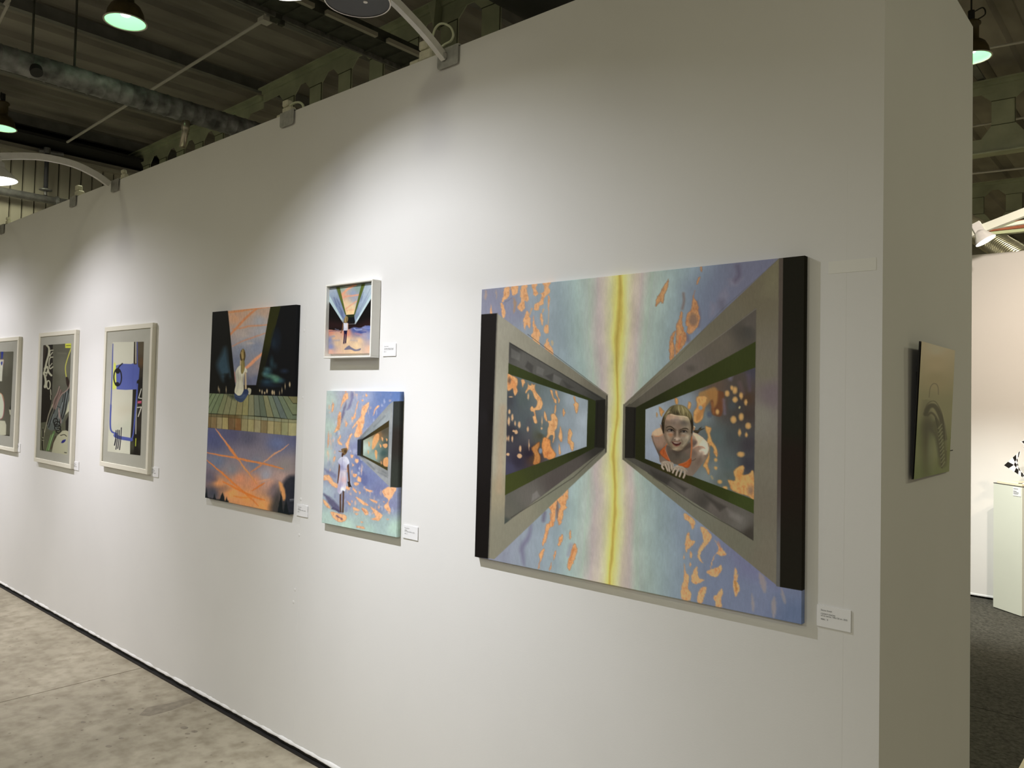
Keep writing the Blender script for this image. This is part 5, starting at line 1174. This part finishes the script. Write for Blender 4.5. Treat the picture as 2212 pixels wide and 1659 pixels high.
    a.poly([(245,690),(300,685),(327,740),(308,762),(300,800),(300,900),(288,1005),(262,1000),(240,1038),(214,1000),(228,880),(240,800),(235,760),(218,728)], [(270,740,'aeb0d8'),(250,780,'8c8cc0'),(290,720,'c8cae4'),(270,850,'c2b6cc'),(240,950,'a89cc8'),(275,900,'c8a8b0'),(260,990,'e0e2f0'),(225,990,'9c96c4'),(310,730,'ccd0ec')], .6, smooth=True)
    a.line([(240,800),(300,802)], 7, '8c88b8', .6, .8); a.line([(262,700),(258,790)], 5, '8688b8', .7, .6); a.line([(255,840),(240,980)], 6, '8f86b4', .8, .6); a.line([(280,830),(275,960)], 6, 'e0d4e4', .8, .6)
    a.poly([(250,612),(300,602),(308,630),(290,662),(268,668),(258,640)], '6e5436', .5, .97, smooth=True); a.line([(228,632),(262,638),(295,625)], 9, '7a6040', .5, .9); a.ell(288,632,13,16,'40301c',.8,.8); a.poly([(255,650),(275,655),(262,688),(252,680)], '43281e', .6)
    a.poly([(308,920),(330,918),(338,945),(350,972),(335,968),(318,972)], '2c2018', .6, .95)
    a.brush(.05, 3, 6, 16); a.sat(0.70)
    return a

# ---- framed prints ------------------------------------------------------
def paint_blue(X, Y):
    a = Art(X, Y, 'b6b2a5')
    a.frame(200,680,4.608)
    a.poly([(120,200),(600,200),(600,1500),(120,1500)], [(250,350,'b4b1a4'),(300,700,'b5b1a4'),(250,1000,'b9b5a8'),(250,1300,'bcb9ac'),(360,1150,'aeaea0')], 1)
    a.line([(300,950),(380,940)], 90, 'ada594', 10, .5)
    a.poly([(414,200),(600,200),(600,1500),(372,1500),(374,1300),(395,900),(408,500)], [(480,350,'4c4334'),(480,450,'463a2c'),(470,560,'2c2620'),(470,700,'16130f'),(460,1000,'241f1a'),(450,1100,'2c2822'),(440,1200,'120f0c'),(400,1300,'3c3b30'),(450,1380,'171411'),(395,1000,'2d2e27')], .6)
    a.line([(438,1190),(430,1390)], 40, '14110e', 1.5, .9); a.ell(485,480,16,40,'5a3c20',3,.7); a.line([(495,640),(490,700)], 26, '0f0d0c', 2, .8)
    a.line([(431,270),(430,480)], 8, 'b8b6ac', .5, .95, curve=False); a.line([(419,270),(412,480)], 7, '26261f', .5, .9, curve=False); a.line([(444,270),(446,490)], 9, '4a55a0', .5, .95, curve=False); a.line([(437,850),(430,1185)], 8, 'b8b6ac', .5, .95, curve=False)
    a.poly([(214,480),(236,520),(238,700),(225,735),(200,735),(203,640)], 'c0c456', 1.2, .95, smooth=True)
    a.line([(201,292),(197,500),(190,700),(182,900),(175,1090),(188,1160),(240,1185)], 11, '434ea0', .5, .97); a.line([(182,900),(176,1090),(190,1160),(235,1182)], 16, '4450a2', .5, .97)
    a.line([(222,1213),(290,1228),(375,1245),(402,1200),(415,1090),(428,930),(440,800),(446,690)], 15, '4450a2', .5, .97); a.line([(225,1200),(270,1222),(385,1243)], 34, '4450a2', .6, .97)
    a.poly([(232,505),(296,487),(385,490),(405,482),(415,495),(450,490),(456,520),(468,530),(460,640),(440,660),(438,700),(440,742),(330,748),(240,742),(236,640)], [(300,600,'4d58a4'),(420,600,'4652a0'),(260,720,'4f5aa8')], .6)
    a.line([(405,500),(402,740)], 4, '3c478c', .6, .7, curve=False)
    import math as _m
    a.line([(250+38*_m.cos(t), 622+85*_m.sin(t)) for t in np.linspace(0, 2*_m.pi, 14)], 12, '15151b', .5, .97); a.ell(250,562,22,24,'131318',.8,.97); a.ell(245,690,22,20,'15151b',.8,.95); a.line([(250,540),(270,510),(296,485)], 12, '1a1a22', .5, .95)
    for p in [[(286,1125),(280,1240),(268,1342)], [(266,1150),(262,1250),(250,1330)], [(250,1148),(246,1240),(232,1338)], [(234,1152),(230,1230),(217,1298)], [(220,1298),(232,1240)]]: a.line(p, 9, '1c1c2a', .45, .95)
    a.line([(485,738),(458,828),(488,832)], 8, 'c8c4b8', .45, .95, curve=False); a.poly([(449,858),(487,856),(486,882),(447,884)], '9c3a54', .5); a.line([(452,875),(484,862)], 4, 'c890a0', .5, .8); a.line([(446,922),(486,918),(454,1012)], 10, 'c8c4b8', .45, .95, curve=False)
    a.line([(431,1232),(427,1305)], 10, 'b0b83c', .7, .9); a.poly([(440,900),(443,830),(446,960)], 'c8c4b8', .5, .6)
    a.sat(.8); return a
def paint_grey(X, Y):
    a = Art(X, Y, '57554c')
    a.frame(0,700,5.184)
    a.poly([(400,150),(900,150),(900,1550),(400,1550)], [(650,300,'57554c'),(700,500,'68665c'),(620,600,'545248'),(700,700,'5c5a52'),(500,1200,'565648'),(470,1400,'5a5a4a')], 1)
    a.line([(650,325),(740,330)], 12, '77756a', 2, .6); a.line([(690,380),(690,640)], 80, '6c6a60', 8, .5)
    a.poly([(400,150),(592,150),(590,560),(578,860),(550,1000),(520,1095),(400,1110)], '171310', .7)
    a.poly([(488,235),(530,235),(510,330),(490,420),(482,500)], '3a3028', 1, .8)
    L = 'b6b2a2'
    for p, w in [([(522,235),(548,270),(545,340),(520,430),(505,500),(490,560)], 22), ([(592,292),(562,300),(560,350),(588,318)], 12), ([(590,370),(560,380),(548,440),(560,500),(590,480)], 14), ([(500,500),(530,480),(545,540),(575,575)], 22), ([(545,330),(560,360)], 14), ([(490,545),(525,545)], 20), ([(500,570),(512,640),(505,700)], 24), ([(530,520),(520,580)], 12), ([(566,735),(570,790)], 11), ([(565,800),(568,845)], 9), ([(583,440),(560,470)], 10)]:
        a.line(p, w, L, .6, .95)
    a.line([(542+20*math.cos(t), 680+46*math.sin(t)) for t in np.linspace(0, 6.283, 12)], 15, L, .5, .95); a.ell(504,700,14,20,L,.6)
    a.poly([(730,190),(800,190),(795,268),(730,268)], 'c2c24a', .6); a.line([(742,241),(788,240)], 6, '2c2a18', .5, curve=False)
    a.line([(795,275),(765,360),(738,450),(732,510),(742,592)], 11, 'bdb95a', .5)
    a.poly([(738,596),(758,596),(775,640),(782,690),(770,712),(750,690),(740,640)], '2b1f1b', .7, smooth=True)
    a.poly([(780,840),(782,965),(718,1032),(735,960),(755,900)], 'b8b49f', .8)
    a.poly([(600,870),(660,740),(700,770),(650,900),(610,960)], '685250', 1, .8, smooth=True)
    a.poly([(640,900),(700,790),(775,730),(760,900),(700,1100),(640,1170),(560,1190),(530,1130),(600,980)], '5f666a', 1.5, .8, smooth=True)
    for p, w, c in [([(772,730),(745,850),(735,960),(700,1060)], 11, '17161a'), ([(735,770),(715,900),(690,1020),(665,1110)], 11, '1b1a1e'), ([(712,790),(690,900),(650,1010),(620,1080)], 7, '222126'), ([(590,950),(560,1020),(530,1120)], 12, '19181c'), ([(615,955),(580,1050),(545,1155)], 10, '1e1d22'), ([(640,920),(690,940)], 8, '3c4044'), ([(755,770),(730,890)], 7, '7f868a'), ([(600,1010),(570,1110)], 7, '80878c'), ([(700,880),(670,980)], 8, '858c92'), ([(590,900),(545,1010),(520,1120),(500,1210)], 7, 'b0a596'), ([(785,655),(765,720),(720,765),(690,785),(655,850),(622,955)], 9, '9a807c'), ([(665,700),(640,780),(605,850),(590,930)], 9, '9c8480'), ([(680,735),(650,830),(600,950)], 7, '8f7674'), ([(660,945),(668,1020),(682,1090),(668,1140)], 8, 'a88c88'), ([(655,960),(660,1060)], 5, 'c0a8a4')]:
        a.line(p, w, c, .6, .95)
    for x, y, rx, ry in [(622,1090,24,34),(640,1120,34,30),(645,1160,34,30),(655,1195,26,26)]:
        a.line([(x+rx*math.cos(t), y+ry*math.sin(t)) for t in np.linspace(0, 6.283, 12)], 10, '0e0e0f', .5, .95)
    a.line([(625,1180),(660,1180)], 6, '9aa0a4', .6, .8); a.poly([(735,1090),(770,1020),(775,1200),(735,1205)], '181515', .8, .9)
    a.line([(605,1210),(575,1290),(540,1410)], 22, '5c7c4c', .8, .95); a.line([(595,1230),(560,1340),(545,1410)], 7, '9fb48c', .6, .9); a.line([(572,1240),(520,1420)], 8, '7a9a60', .6, .9); a.line([(620,1260),(570,1400)], 10, '3c2a20', .8, .9)
    a.poly([(600,1330),(640,1250),(700,1195),(740,1190),(775,1205),(770,1560),(560,1560),(580,1430)], 'aeaa96', .8)
    a.line([(678,1248),(718,1238),(745,1256)], 8, '35302c', .5); a.poly([(686,1332),(700,1302),(738,1293),(718,1326)], '262878', .5, smooth=True)
    a.line([(478,1165),(470,1210),(474,1270),(487,1270),(495,1210),(484,1165)], 6, 'a8a490', .5, .9); a.line([(481,1175),(481,1260)], 14, '0f0e0d', .6); a.line([(478,1285),(474,1345),(480,1410)], 12, '17140f', .6); a.line([(470,1300),(490,1305)], 8, 'a8a490', .5, .8)
    a.line([(722,1438),(744,1442)], 8, '1a1a1a', .5); a.line([(485,1285),(486,1400)], 4, '9c9884', .5, .8)
    return a
def paint_vase(X, Y):
    a = Art(X, Y, '56534a')
    a.frame(0,700,5.184)
    a.poly([(-400,250),(200,250),(200,1300),(-400,1300)], [(80,400,'605d54'),(60,600,'4f4c43'),(100,800,'504d44'),(80,1150,'5c594f'),(-150,700,'4a473f')], 1); a.line([(60,330),(70,560)], 30, '6a675e', 5, .5)
    a.poly([(-60,395),(42,400),(34,460),(26,560),(22,640),(-60,640)], 'c2beb6', .8); a.line([(-10,398),(42,402),(32,470)], 5, 'a8787c', .6, .8)
    a.poly([(10,300),(40,300),(30,385),(12,392)], '2a3688', .7); a.poly([(10,430),(28,420),(24,455),(14,458)], '2a3688', .6, smooth=True)
    a.poly([(-70,775),(10,778),(36,840),(46,900),(40,1000),(15,1058),(-70,1060)], 'b9bbae', .8, smooth=True); a.line([(-60,775),(10,778),(36,840),(46,900),(40,1000),(15,1058),(-60,1060)], 7, 'a85a66', .6, .9); a.line([(0,768),(30,800),(46,850)], 4, 'c0a860', .6, .8)
    a.poly([(-70,1075),(55,1085),(70,1130),(66,1245),(-70,1245)], 'bcb8a8', .8); a.poly([(103,955),(125,900),(124,1010)], '12100e', .6); a.poly([(100,955),(122,960),(122,1022),(108,1010)], 'b5b1a2', .6); a.line([(60,1248),(110,1250)], 10, '26231c', .7)
    return a
def paint_sepia(X, Y):
    a = Art(X, Y, '8a7a56')
    a.frame(1960,540,3.19)
    a.poly([(-50,500),(500,500),(500,1800),(-50,1800)], [(200,680,'a79270'),(200,780,'9f8962'),(200,900,'8f7d56'),(150,1050,'807550'),(280,1100,'7f754f'),(100,1300,'6a673f'),(280,1400,'6b673c'),(200,1560,'69683e'),(100,1560,'65663c'),(190,1380,'77724a')], 1)
    a.ell(130,1310,28,190,'463f2a',9,.8); a.ell(150,1220,45,60,'4a4430',8,.7); a.ell(165,1380,16,80,'7a7550',8,.7)
    a.line([(150,1015),(158,950),(178,922),(200,925),(212,950),(214,995)], 5, '5f5238', .9, .8)
    a.line([(118,1105),(138,1062),(168,1042),(200,1052),(235,1120),(258,1220),(267,1340),(265,1450)], 6, '554b33', .9, .85); a.line([(125,1130),(150,1080),(185,1075),(215,1115),(240,1190),(258,1300)], 30, '453e2b', 1.6, .85); a.line([(140,1140),(165,1122),(195,1150),(220,1210)], 14, '4a422e', 1.4, .85)
    a.line([(205,1200),(228,1290),(240,1400),(242,1470)], 60, '4e4830', 3, .6); a.line([(195,1160),(215,1250),(232,1360),(238,1500)], 8, '3d3826', 1.2, .8); a.line([(160,1230),(200,1290),(230,1420)], 22, '494330', 4, .7)
    for k in range(11): a.line([(212+k*2.4, 1232+k*26), (238+k*2.0, 1200+k*26)], 6, '857c55', .7, .8)
    a.line([(245,1120),(262,1250),(268,1380)], 3, '8b805a', .7, .7)
    return a

def wq(pts, Y): return [tuple(onY(x, y, Y)[[0, 2]]) for x, y in pts]

# canvases -----------------------------------------------------------------
def canvas(name, quad, Y, nu, nv, painter, light, label, group=None, uw=None):
    TL, TR, BR, BL = quad
    o = surf(name, quad, Y, nu, nv, painter, light, M_OIL, None, depth=-Y-0.0005, uwarp=uw)
    tag(o, label, 'painting', group)
    # stretcher bars behind the cloth
    bm = bmesh.new(); ins = 0.006
    x0 = max(TL[0], BL[0])+ins; x1 = min(TR[0], BR[0])-ins; z0 = max(BL[1], BR[1])+ins; z1 = min(TL[1], TR[1])-ins
    box(bm, x0, x1, Y+0.004, -0.001, z1-0.04, z1); box(bm, x0, x1, Y+0.004, -0.001, z0, z0+0.04); box(bm, x0, x0+0.04, Y+0.004, -0.001, z0+0.04, z1-0.04); box(bm, x1-0.04, x1, Y+0.004, -0.001, z0+0.04, z1-0.04)
    finish(bm, 'stretcher', mat('pine_stretcher', (0.5, 0.36, 0.2), 0.7), o)
    return o
# finer columns where the swimmer is painted
uu = np.linspace(0, 1, 620); wgt = 1 + 1.6*np.exp(-((uu-0.60)/0.07)**2) + 0.3*uu; cw = np.cumsum(wgt); cw = (cw-cw[0])/(cw[-1]-cw[0]); UW = np.interp(np.linspace(0, 1, 620), cw, uu)
canvas('large_canvas', wq([(1041,625.5),(1738.5,552),(1731.5,1349),(1025.5,1202.5)], -0.021), -0.021, 620, 630, paint_large, ((205,204,202), (166,163,148)),
       'largest painting, two angular box frames, a yellow line and a swimmer in orange bikini', uw=UW)
canvas('tall_canvas', wq([(459,674),(640,658),(625,1112),(443,1075)], -0.024), -0.024, 290, 560, paint_deck, ((165,163,155), (182,182,180)),
       'tall dark painting of a figure sitting on a plank deck above a sunset sky')
canvas('upright_canvas', wq([(706,844),(864,846),(856,1161),(695,1129)], -0.022), -0.022, 260, 430, paint_walker, ((205,205,210), (208,208,210)),
       'blue painting of a walking figure in a pale dress with orange cloud flecks')

def bars(bm, x0, x1, z0, z1, w, y0, y1, bev=0.0015):
    box(bm, x0, x1, y0, y1, z1-w, z1, bev); box(bm, x0, x1, y0, y1, z0, z0+w, bev)
    box(bm, x0, x0+w, y0, y1, z0+w, z1-w, bev); box(bm, x1-w, x1, y0, y1, z0+w, z1-w, bev)

# small framed painting in a deep floater frame
fr = empty('framed_painting', (-2.18, 0, 1.98), 'small painting in a deep white box frame, topmost of the two beside the tall canvas', 'painting')
bm = bmesh.new(); bars(bm, -2.352, -2.016, 1.812, 2.146, 0.008, -0.048, -0.001)
finish(bm, 'frame', M_FRAMEW, fr)
bm = bmesh.new(); box(bm, -2.345, -2.023, -0.012, -0.002, 1.819, 2.139); finish(bm, 'backing_board', M_FRAMEW, fr)
q = [tuple(onY(x, y, -0.030)[[0, 2]]) for x, y in [(710.8,622.5),(805.5,610.5),(803,763),(709.5,764.5)]]
surf('canvas', q, -0.030, 190, 260, paint_small, ((222,222,228), (224,224,230)), M_OIL, fr, depth=0.018)

def glass_material():
    m = bpy.data.materials.new('picture_glass'); m.use_nodes = True
    N = m.node_tree.nodes; L = m.node_tree.links
    for n in list(N):
        if n.type == 'BSDF_PRINCIPLED': N.remove(n)
    t = N.new('ShaderNodeBsdfTransparent'); g = N.new('ShaderNodeBsdfGlossy'); g.inputs['Roughness'].default_value = 0.02; lw = N.new('ShaderNodeLayerWeight'); lw.inputs['Blend'].default_value = 0.5; pw = N.new('ShaderNodeMath'); pw.operation = 'POWER'; pw.inputs[1].default_value = 5.0; L.new(lw.outputs['Facing'], pw.inputs[0]); f = N.new('ShaderNodeMath'); f.operation = 'MULTIPLY_ADD'; f.inputs[1].default_value = 0.95; f.inputs[2].default_value = 0.03; L.new(pw.outputs[0], f.inputs[0])
    mx = N.new('ShaderNodeMixShader'); L.new(f.outputs[0], mx.inputs[0]); L.new(t.outputs[0], mx.inputs[1]); L.new(g.outputs[0], mx.inputs[2]); L.new(mx.outputs[0], N['Material Output'].inputs[0])
    return m
M_GLASS = glass_material()

def framed_print(x0, x1, z0, z1, w, label, prt, painter, light, nu, nv, side=None):
    cx, cz = (x0+x1)/2, (z0+z1)/2
    root = empty('framed_print', (cx, 0, cz), label, 'picture', 'cream framed prints')
    D = 0.027
    bm = bmesh.new(); bars(bm, x0, x1, z0, z1, w, -D, -0.001); finish(bm, 'frame', M_FRAME, root)
    bm = bmesh.new(); box(bm, x0+w, x1-w, -0.0205, -0.003, z0+w, z1-w); finish(bm, 'mount_board', M_MATB, root)
    qd = [tuple(onY(x, y, -0.0211)[[0, 2]]) for x, y in prt]
    surf('print', qd, -0.0211, nu, nv, painter, light, M_PRINT, root)
    bm = bmesh.new(); box(bm, x0+w, x1-w, -0.0245, -0.0232, z0+w, z1-w); finish(bm, 'glass', M_GLASS, root)
    return root
def cp(c, ox, oy, s): return [(ox+x/s, oy+y/s) for x, y in c]
framed_print(-4.852, -4.137, 1.133, 2.055, 0.030, 'cream framed print with a blue painted square and black loop', cp([(200,272),(510,268),(475,1400),(148,1360)], 200, 680, 4.608), paint_blue, ((186,183,186), (172,169,169)), 170, 420)
framed_print(-6.100, -5.354, 1.070, 2.059, 0.030, 'cream framed dark print with a yellow corner tag and tangled stripes', cp([(485,237),(797,215),(755,1465),(447,1412)], 0, 700, 5.184), paint_grey, ((196,192,200), (194,190,197)), 150, 400)
framed_print(-7.300, -6.564, 1.110, 2.049, 0.030, 'cream framed print with a white vase shape, cut by the left edge of the photo', cp([(-330,312),(152,308),(108,1255),(-360,1200)], 0, 700, 5.184), paint_vase, ((196,192,200), (196,192,200)), 150, 300)

# sepia panel on the partition end (stands off the wall, tilted forward)
pr = empty('photo_panel', (0.0, 0.47, 1.65), 'sepia arch photograph panel on the narrow partition end', 'picture')
cTL = np.array([0.0325, 0.248, 1.842]); cTR = np.array([0.0225, 0.700, 1.842]); cBR = np.array([0.0075, 0.700, 1.452]); cBL = np.array([0.0150, 0.250, 1.456])
def p3(U, V):
    U = U[..., None]; V = V[..., None]; return cTL*(1-U)*(1-V)+cTR*U*(1-V)+cBR*U*V+cBL*(1-U)*V
surf('photograph', [(0, 0)]*4, 0, 110, 340, paint_sepia, ((150,140,118), (150,140,118)), paint_material('satin_photograph', 0.65, 0.0, 0.15), pr, to3d=p3)
bm = bmesh.new()
nv_ = np.array([-0.0065, 0, 0]); e_ = np.array([-0.0030, 0, 0])
vsA = [bm.verts.new(tuple(c+e_)) for c in (cTL, cTR, cBR, cBL)]; vsB = [bm.verts.new(tuple(c+nv_)) for c in (cTL, cTR, cBR, cBL)]
bm.faces.new(vsA); bm.faces.new(vsB[::-1])
for k in range(4): bm.faces.new((vsA[k], vsB[k], vsB[(k+1) % 4], vsA[(k+1) % 4]))
finish(bm, 'black_backing', M_BLACK, pr)
bm = bmesh.new(); box(bm, 0.0, 0.018, 0.33, 0.62, 1.72, 1.76); finish(bm, 'hanging_rail', M_BLACK, pr)

# ---------------------------------------------------------------- labels beside the pictures
def card(x0, x1, z0, z1, label, lines, size, tilt=0.0, y=-0.0035):
    bm = bmesh.new(); box(bm, x0, x1, y, y+0.0025, z0, z1)
    o = finish(bm, 'title_card', M_CARD, origin=((x0+x1)/2, 0, (z0+z1)/2)); o.rotation_euler = (0, R(tilt), 0)
    tag(o, label, 'label', 'white title cards on the long wall')
    t = bpy.data.curves.new('print', 'FONT'); t.body = '\n'.join(lines); t.size = size; t.space_line = 0.92; t.align_x = 'LEFT'; t.align_y = 'TOP'
    t.materials.append(M_INK)
    tmp = bpy.data.objects.new('tmp', t); COL.objects.link(tmp); bpy.context.view_layer.update()
    me = bpy.data.meshes.new_from_object(tmp.evaluated_get(bpy.context.evaluated_depsgraph_get())); bpy.data.objects.remove(tmp)
    to = bpy.data.objects.new('lettering', me); COL.objects.link(to); to.parent = o
    to.location = (-(x1-x0)/2+(x1-x0)*0.12, y-0.0008, (z1-z0)/2-(z1-z0)*0.17); to.rotation_euler = (R(90), 0, 0)
    return o
card(-0.157, -0.070, 1.068, 1.1245, 'white title card right of the largest painting, reading I DON\'T KNOW', ['Zsuzsa Szvath', '', "I DON'T KNOW", 'oil on canvas, 100x120 cm, 2022', '', '4000,-  €'], 0.0052)
card(-2.591, -2.503, 1.0705, 1.1245, 'white title card right of the tall deck painting', ['Zsuzsa Szvath', '', 'RESTLESS', 'oil on canvas, 100x80 cm, 2022', '', '3000,- €'], 0.0050)
card(-1.990, -1.905, 1.818, 1.871, 'white title card right of the small white box frame', ['Zsuzsa Szvath', '', 'THE BEAM KEEPS MY PLACE', 'oil on canvas, 30x30 cm, 2022', '', '800,- €'], 0.0049, -0.5)
card(-1.830, -1.740, 1.071, 1.1245, 'white title card right of the blue walking figure painting', ['Zsuzsa Szvath', '', 'MOVES', 'oil on canvas, 60x50 cm, 2022', '', '1500,- €'], 0.0050)
card(-4.141, -4.043, 1.1225, 1.180, 'white title card touching the frame of the blue square print', ['Untitled', 'mixed media', 'on paper', '70x50 cm, 2022'], 0.008)
card(-5.368, -5.272, 1.063, 1.124, 'white title card at the frame of the print with yellow tag', ['Untitled', 'mixed media', 'on paper', '70x50 cm, 2022'], 0.008)
card(-6.584, -6.500, 1.112, 1.180, 'white title card at the frame of the vase print, far left', ['Untitled', 'mixed media', 'on paper'], 0.009)
# lettering on the partition end, right of the sepia panel
bm = bmesh.new()
for z, l in [(1.557, 0.055), (1.535, 0.03), (1.515, 0.085)]: box(bm, 0.0, 0.0006, 0.70, 0.70+l, z, z+0.003)
oc = finish(bm, 'title_lettering', M_INK); tag(oc, 'three short dark lines of lettering right of the sepia panel', 'label')

# ---------------------------------------------------------------- plinth and chequered sculpture in the booth behind
pa = np.array([-0.681, 5.566]); pb = np.array([-0.453, 5.385]); e = (pb-pa)/np.linalg.norm(pb-pa); nrm = np.array([-e[1], e[0]])
ps = 0.291; ang = math.atan2(e[1], e[0]); pc = pa+e*ps/2+nrm*ps/2
pl = empty('plinth', (pc[0], pc[1], FZ), 'tall white square plinth at the right edge in front of the far wall', 'plinth', rz=ang)
def ploc(bm): bm.transform(Matrix.Translation((pc[0], pc[1], 0)) @ Matrix.Rotation(ang, 4, 'Z')); return bm
pl.matrix_basis = Matrix.Translation((pc[0], pc[1], FZ)) @ Matrix.Rotation(ang, 4, 'Z')
h = 1.018
bm = bmesh.new(); box(bm, -ps/2, ps/2, -ps/2, ps/2, FZ+0.006, h-0.004, 0.002); ploc(bm); finish(bm, 'body', M_PLINTH, pl)
bm = bmesh.new(); box(bm, -ps/2+0.004, ps/2-0.004, -ps/2+0.004, ps/2-0.004, FZ+0.0005, FZ+0.006); ploc(bm); finish(bm, 'shadow_gap', M_BLACK, pl); bm = bmesh.new(); box(bm, -ps/2-0.001, ps/2+0.001, -ps/2-0.001, ps/2+0.001, h-0.004, h); ploc(bm); finish(bm, 'shadow_gap', M_BLACK, pl)
bm = bmesh.new(); box(bm, -ps/2+0.018, ps/2-0.018, -ps/2+0.018, ps/2-0.018, h, h+0.016); ploc(bm); finish(bm, 'top_board', M_PLTOP, pl)
bm = bmesh.new(); box(bm, ps/2-0.086, ps/2-0.008, -ps/2-0.003, -ps/2-0.0005, h-0.082, h-0.014); ploc(bm)
o = finish(bm, 'plinth_card', M_CARD); tag(o, 'small white card stuck to the top front of the plinth', 'label')
bm = bmesh.new()
for k, l in enumerate([0.045, 0.0, 0.03, 0.052, 0.045]):
    if l: box(bm, ps/2-0.080, ps/2-0.080+l, -ps/2-0.004, -ps/2-0.003, h-0.026-k*0.010, h-0.023-k*0.010)
ploc(bm); finish(bm, 'lettering', M_INK, o)

sc = empty('chequered_sculpture', (-0.44, 5.52, h+0.016), 'black and white chequered plate sculpture with round hole, on the plinth', 'sculpture')
M_CHB = mat('gloss_black', (0.012, 0.010, 0.010), 0.25); M_CHW = mat('gloss_white', (0.85, 0.82, 0.82), 0.25)
YS = 5.50
def chk(name, A, B, Cc, D_, hole, N_, parent, y0, flip=0):
    """op-art plate: squares crowd towards the rim of a round hole"""
    A, B, Cc, D_ = [np.array(v, float) for v in (A, B, Cc, D_)]
    hc, hr = np.array(hole[0]), hole[1]
    bmA = bmesh.new(); bmB = bmesh.new(); n = 36
    # boundary square and hole circle, radial/angular lattice
    def edge(t):
        t = (t % 1.0)*4; k = int(t); f = t-k; P = [A, B, Cc, D_, A]; return P[k]*(1-f)+P[k+1]*f
    nr = 6; na = 40
    # radial levels spaced so that the cells shrink towards the hole
    lv = [1-(1-0.62)**0]+[]
    lv = [0.0]; s_ = 0.34
    for k in range(nr): lv.append(lv[-1]+s_); s_ *= 0.66
    lv = np.array(lv)/lv[-1]
    for i in range(na):
        t0, t1 = i/na, (i+1)/na
        for j in range(nr):
            q = []
            for t, l in ((t0, lv[j]), (t1, lv[j]), (t1, lv[j+1]), (t0, lv[j+1])):
                ed = edge(t); d = ed-hc; c = hc+d/np.linalg.norm(d)*hr; q.append(ed*(1-l)+c*l)
            bmX = bmA if (i+j+flip) % 2 == 0 else bmB
            prism(bmX, [tuple(v) for v in q], y0, y0+0.006)
    pt = finish(bmA, 'black_checks', M_CHB, parent); finish(bmB, 'white_checks', M_CHW, parent)
L_ = onY(2169, 1005, YS)[[0, 2]]; U_ = onY(2212, 967, YS)[[0, 2]]; D2 = onY(2212, 1032.5, YS)[[0, 2]]
du = (U_-L_); dd_ = (D2-L_)
top = L_+du*1.75; bot = L_+dd_*1.36; rgt = top+dd_*2.05
def diamond_checks():
    hc = onY(2243, 1000, YS)[[0, 2]]; hr = abs(hc[0]-onY(2199.5, 1000, YS)[0])
    bmA = bmesh.new(); bmB = bmesh.new()
    RG = [0, .46, .69, .82, .90, .95, .98, 1.0]
    corners = [L_, top, hc*2-L_, bot]
    for ci in range(4):
        O = corners[ci]; n1 = corners[(ci+1) % 4]-O; n2 = corners[(ci-1) % 4]-O
        n1 = n1/np.linalg.norm(n1); n2 = n2/np.linalg.norm(n2)
        def P(i, j):
            k = i+j
            if k == 0: return O
            w = n1*(i/k)+n2*(j/k); w = w/np.linalg.norm(w); b = (hc-O)@w; disc = b*b-((hc-O)@(hc-O)-hr*hr)
            return O + w*(b-math.sqrt(max(disc, 0)))*RG[k]**(1+0.9*abs(i-j)/k)
        for k in range(len(RG)-2):
            for i in range(k+1):
                j = k-i
                prism(bmA if k % 2 == 0 else bmB, [tuple(P(i, j)), tuple(P(i+1, j)), tuple(P(i+1, j+1)), tuple(P(i, j+1))], YS-0.004, YS+0.004)
    tag(finish(bmA, 'black_checks', M_CHB, sc), kind='stuff'); tag(finish(bmB, 'white_checks', M_CHW, sc), kind='stuff')
diamond_checks()
bm = bmesh.new()
a1 = onY(2202.5, 953.5, YS+0.05)[[0, 2]]; a2 = onY(2222, 948, YS+0.05)[[0, 2]]; a3 = onY(2226, 972, YS+0.05)[[0, 2]]
prism(bm, [tuple(a1), tuple(a2), tuple(a3)], YS+0.05, YS+0.056); finish(bm, 'rear_plate', M_CHW, sc)
bm = bmesh.new()
b1 = onY(2207, 953.5, YS+0.049)[[0, 2]]; b2 = onY(2216, 951, YS+0.049)[[0, 2]]; b3 = onY(2216, 961, YS+0.049)[[0, 2]]
prism(bm, [tuple(b1), tuple(b2), tuple(b3)], YS+0.046, YS+0.050); finish(bm, 'rear_check', M_CHB, sc)
# chequered foot lying on the plinth
bmA = bmesh.new(); bmB = bmesh.new()
for i in range(6):
    for j in range(4):
        box(bmA if (i+j) % 2 == 0 else bmB, -0.49+i*0.03+j*0.008, -0.46+i*0.03+j*0.008, 5.46+j*0.03, 5.49+j*0.03, h+0.0175, h+0.0205)
finish(bmA, 'foot_black', M_CHB, sc); finish(bmB, 'foot_white', M_CHW, sc)

# corner of a pale plinth low at the right edge of the photo
cz0 = onZ(2203, 1660, FZ); cz1 = onZ(2212, 1643, FZ)
pk = np.array([cz0[0], cz0[1]]); pv = np.array([cz1[0], cz1[1]])-pk; pv /= np.linalg.norm(pv); pn = np.array([pv[1], -pv[0]])
bm = bmesh.new(); hh = 0.012
P = [pk-pv*0.5, pk+pv*0.6, pk+pv*0.6+pn*0.5, pk-pv*0.5+pn*0.5]
va = [bm.verts.new((p[0], p[1], FZ+0.004)) for p in P]; vb = [bm.verts.new((p[0], p[1], FZ+hh)) for p in P]
bm.faces.new(va[::-1]); bm.faces.new(vb)
for k in range(4): bm.faces.new((va[k], va[(k+1) % 4], vb[(k+1) % 4], vb[k]))
o = finish(bm, 'floor_board', M_PLTOP, origin=(P[0][0], P[0][1], FZ+0.004)); tag(o, 'corner of a pale board lying on the carpet, bottom right', 'board')
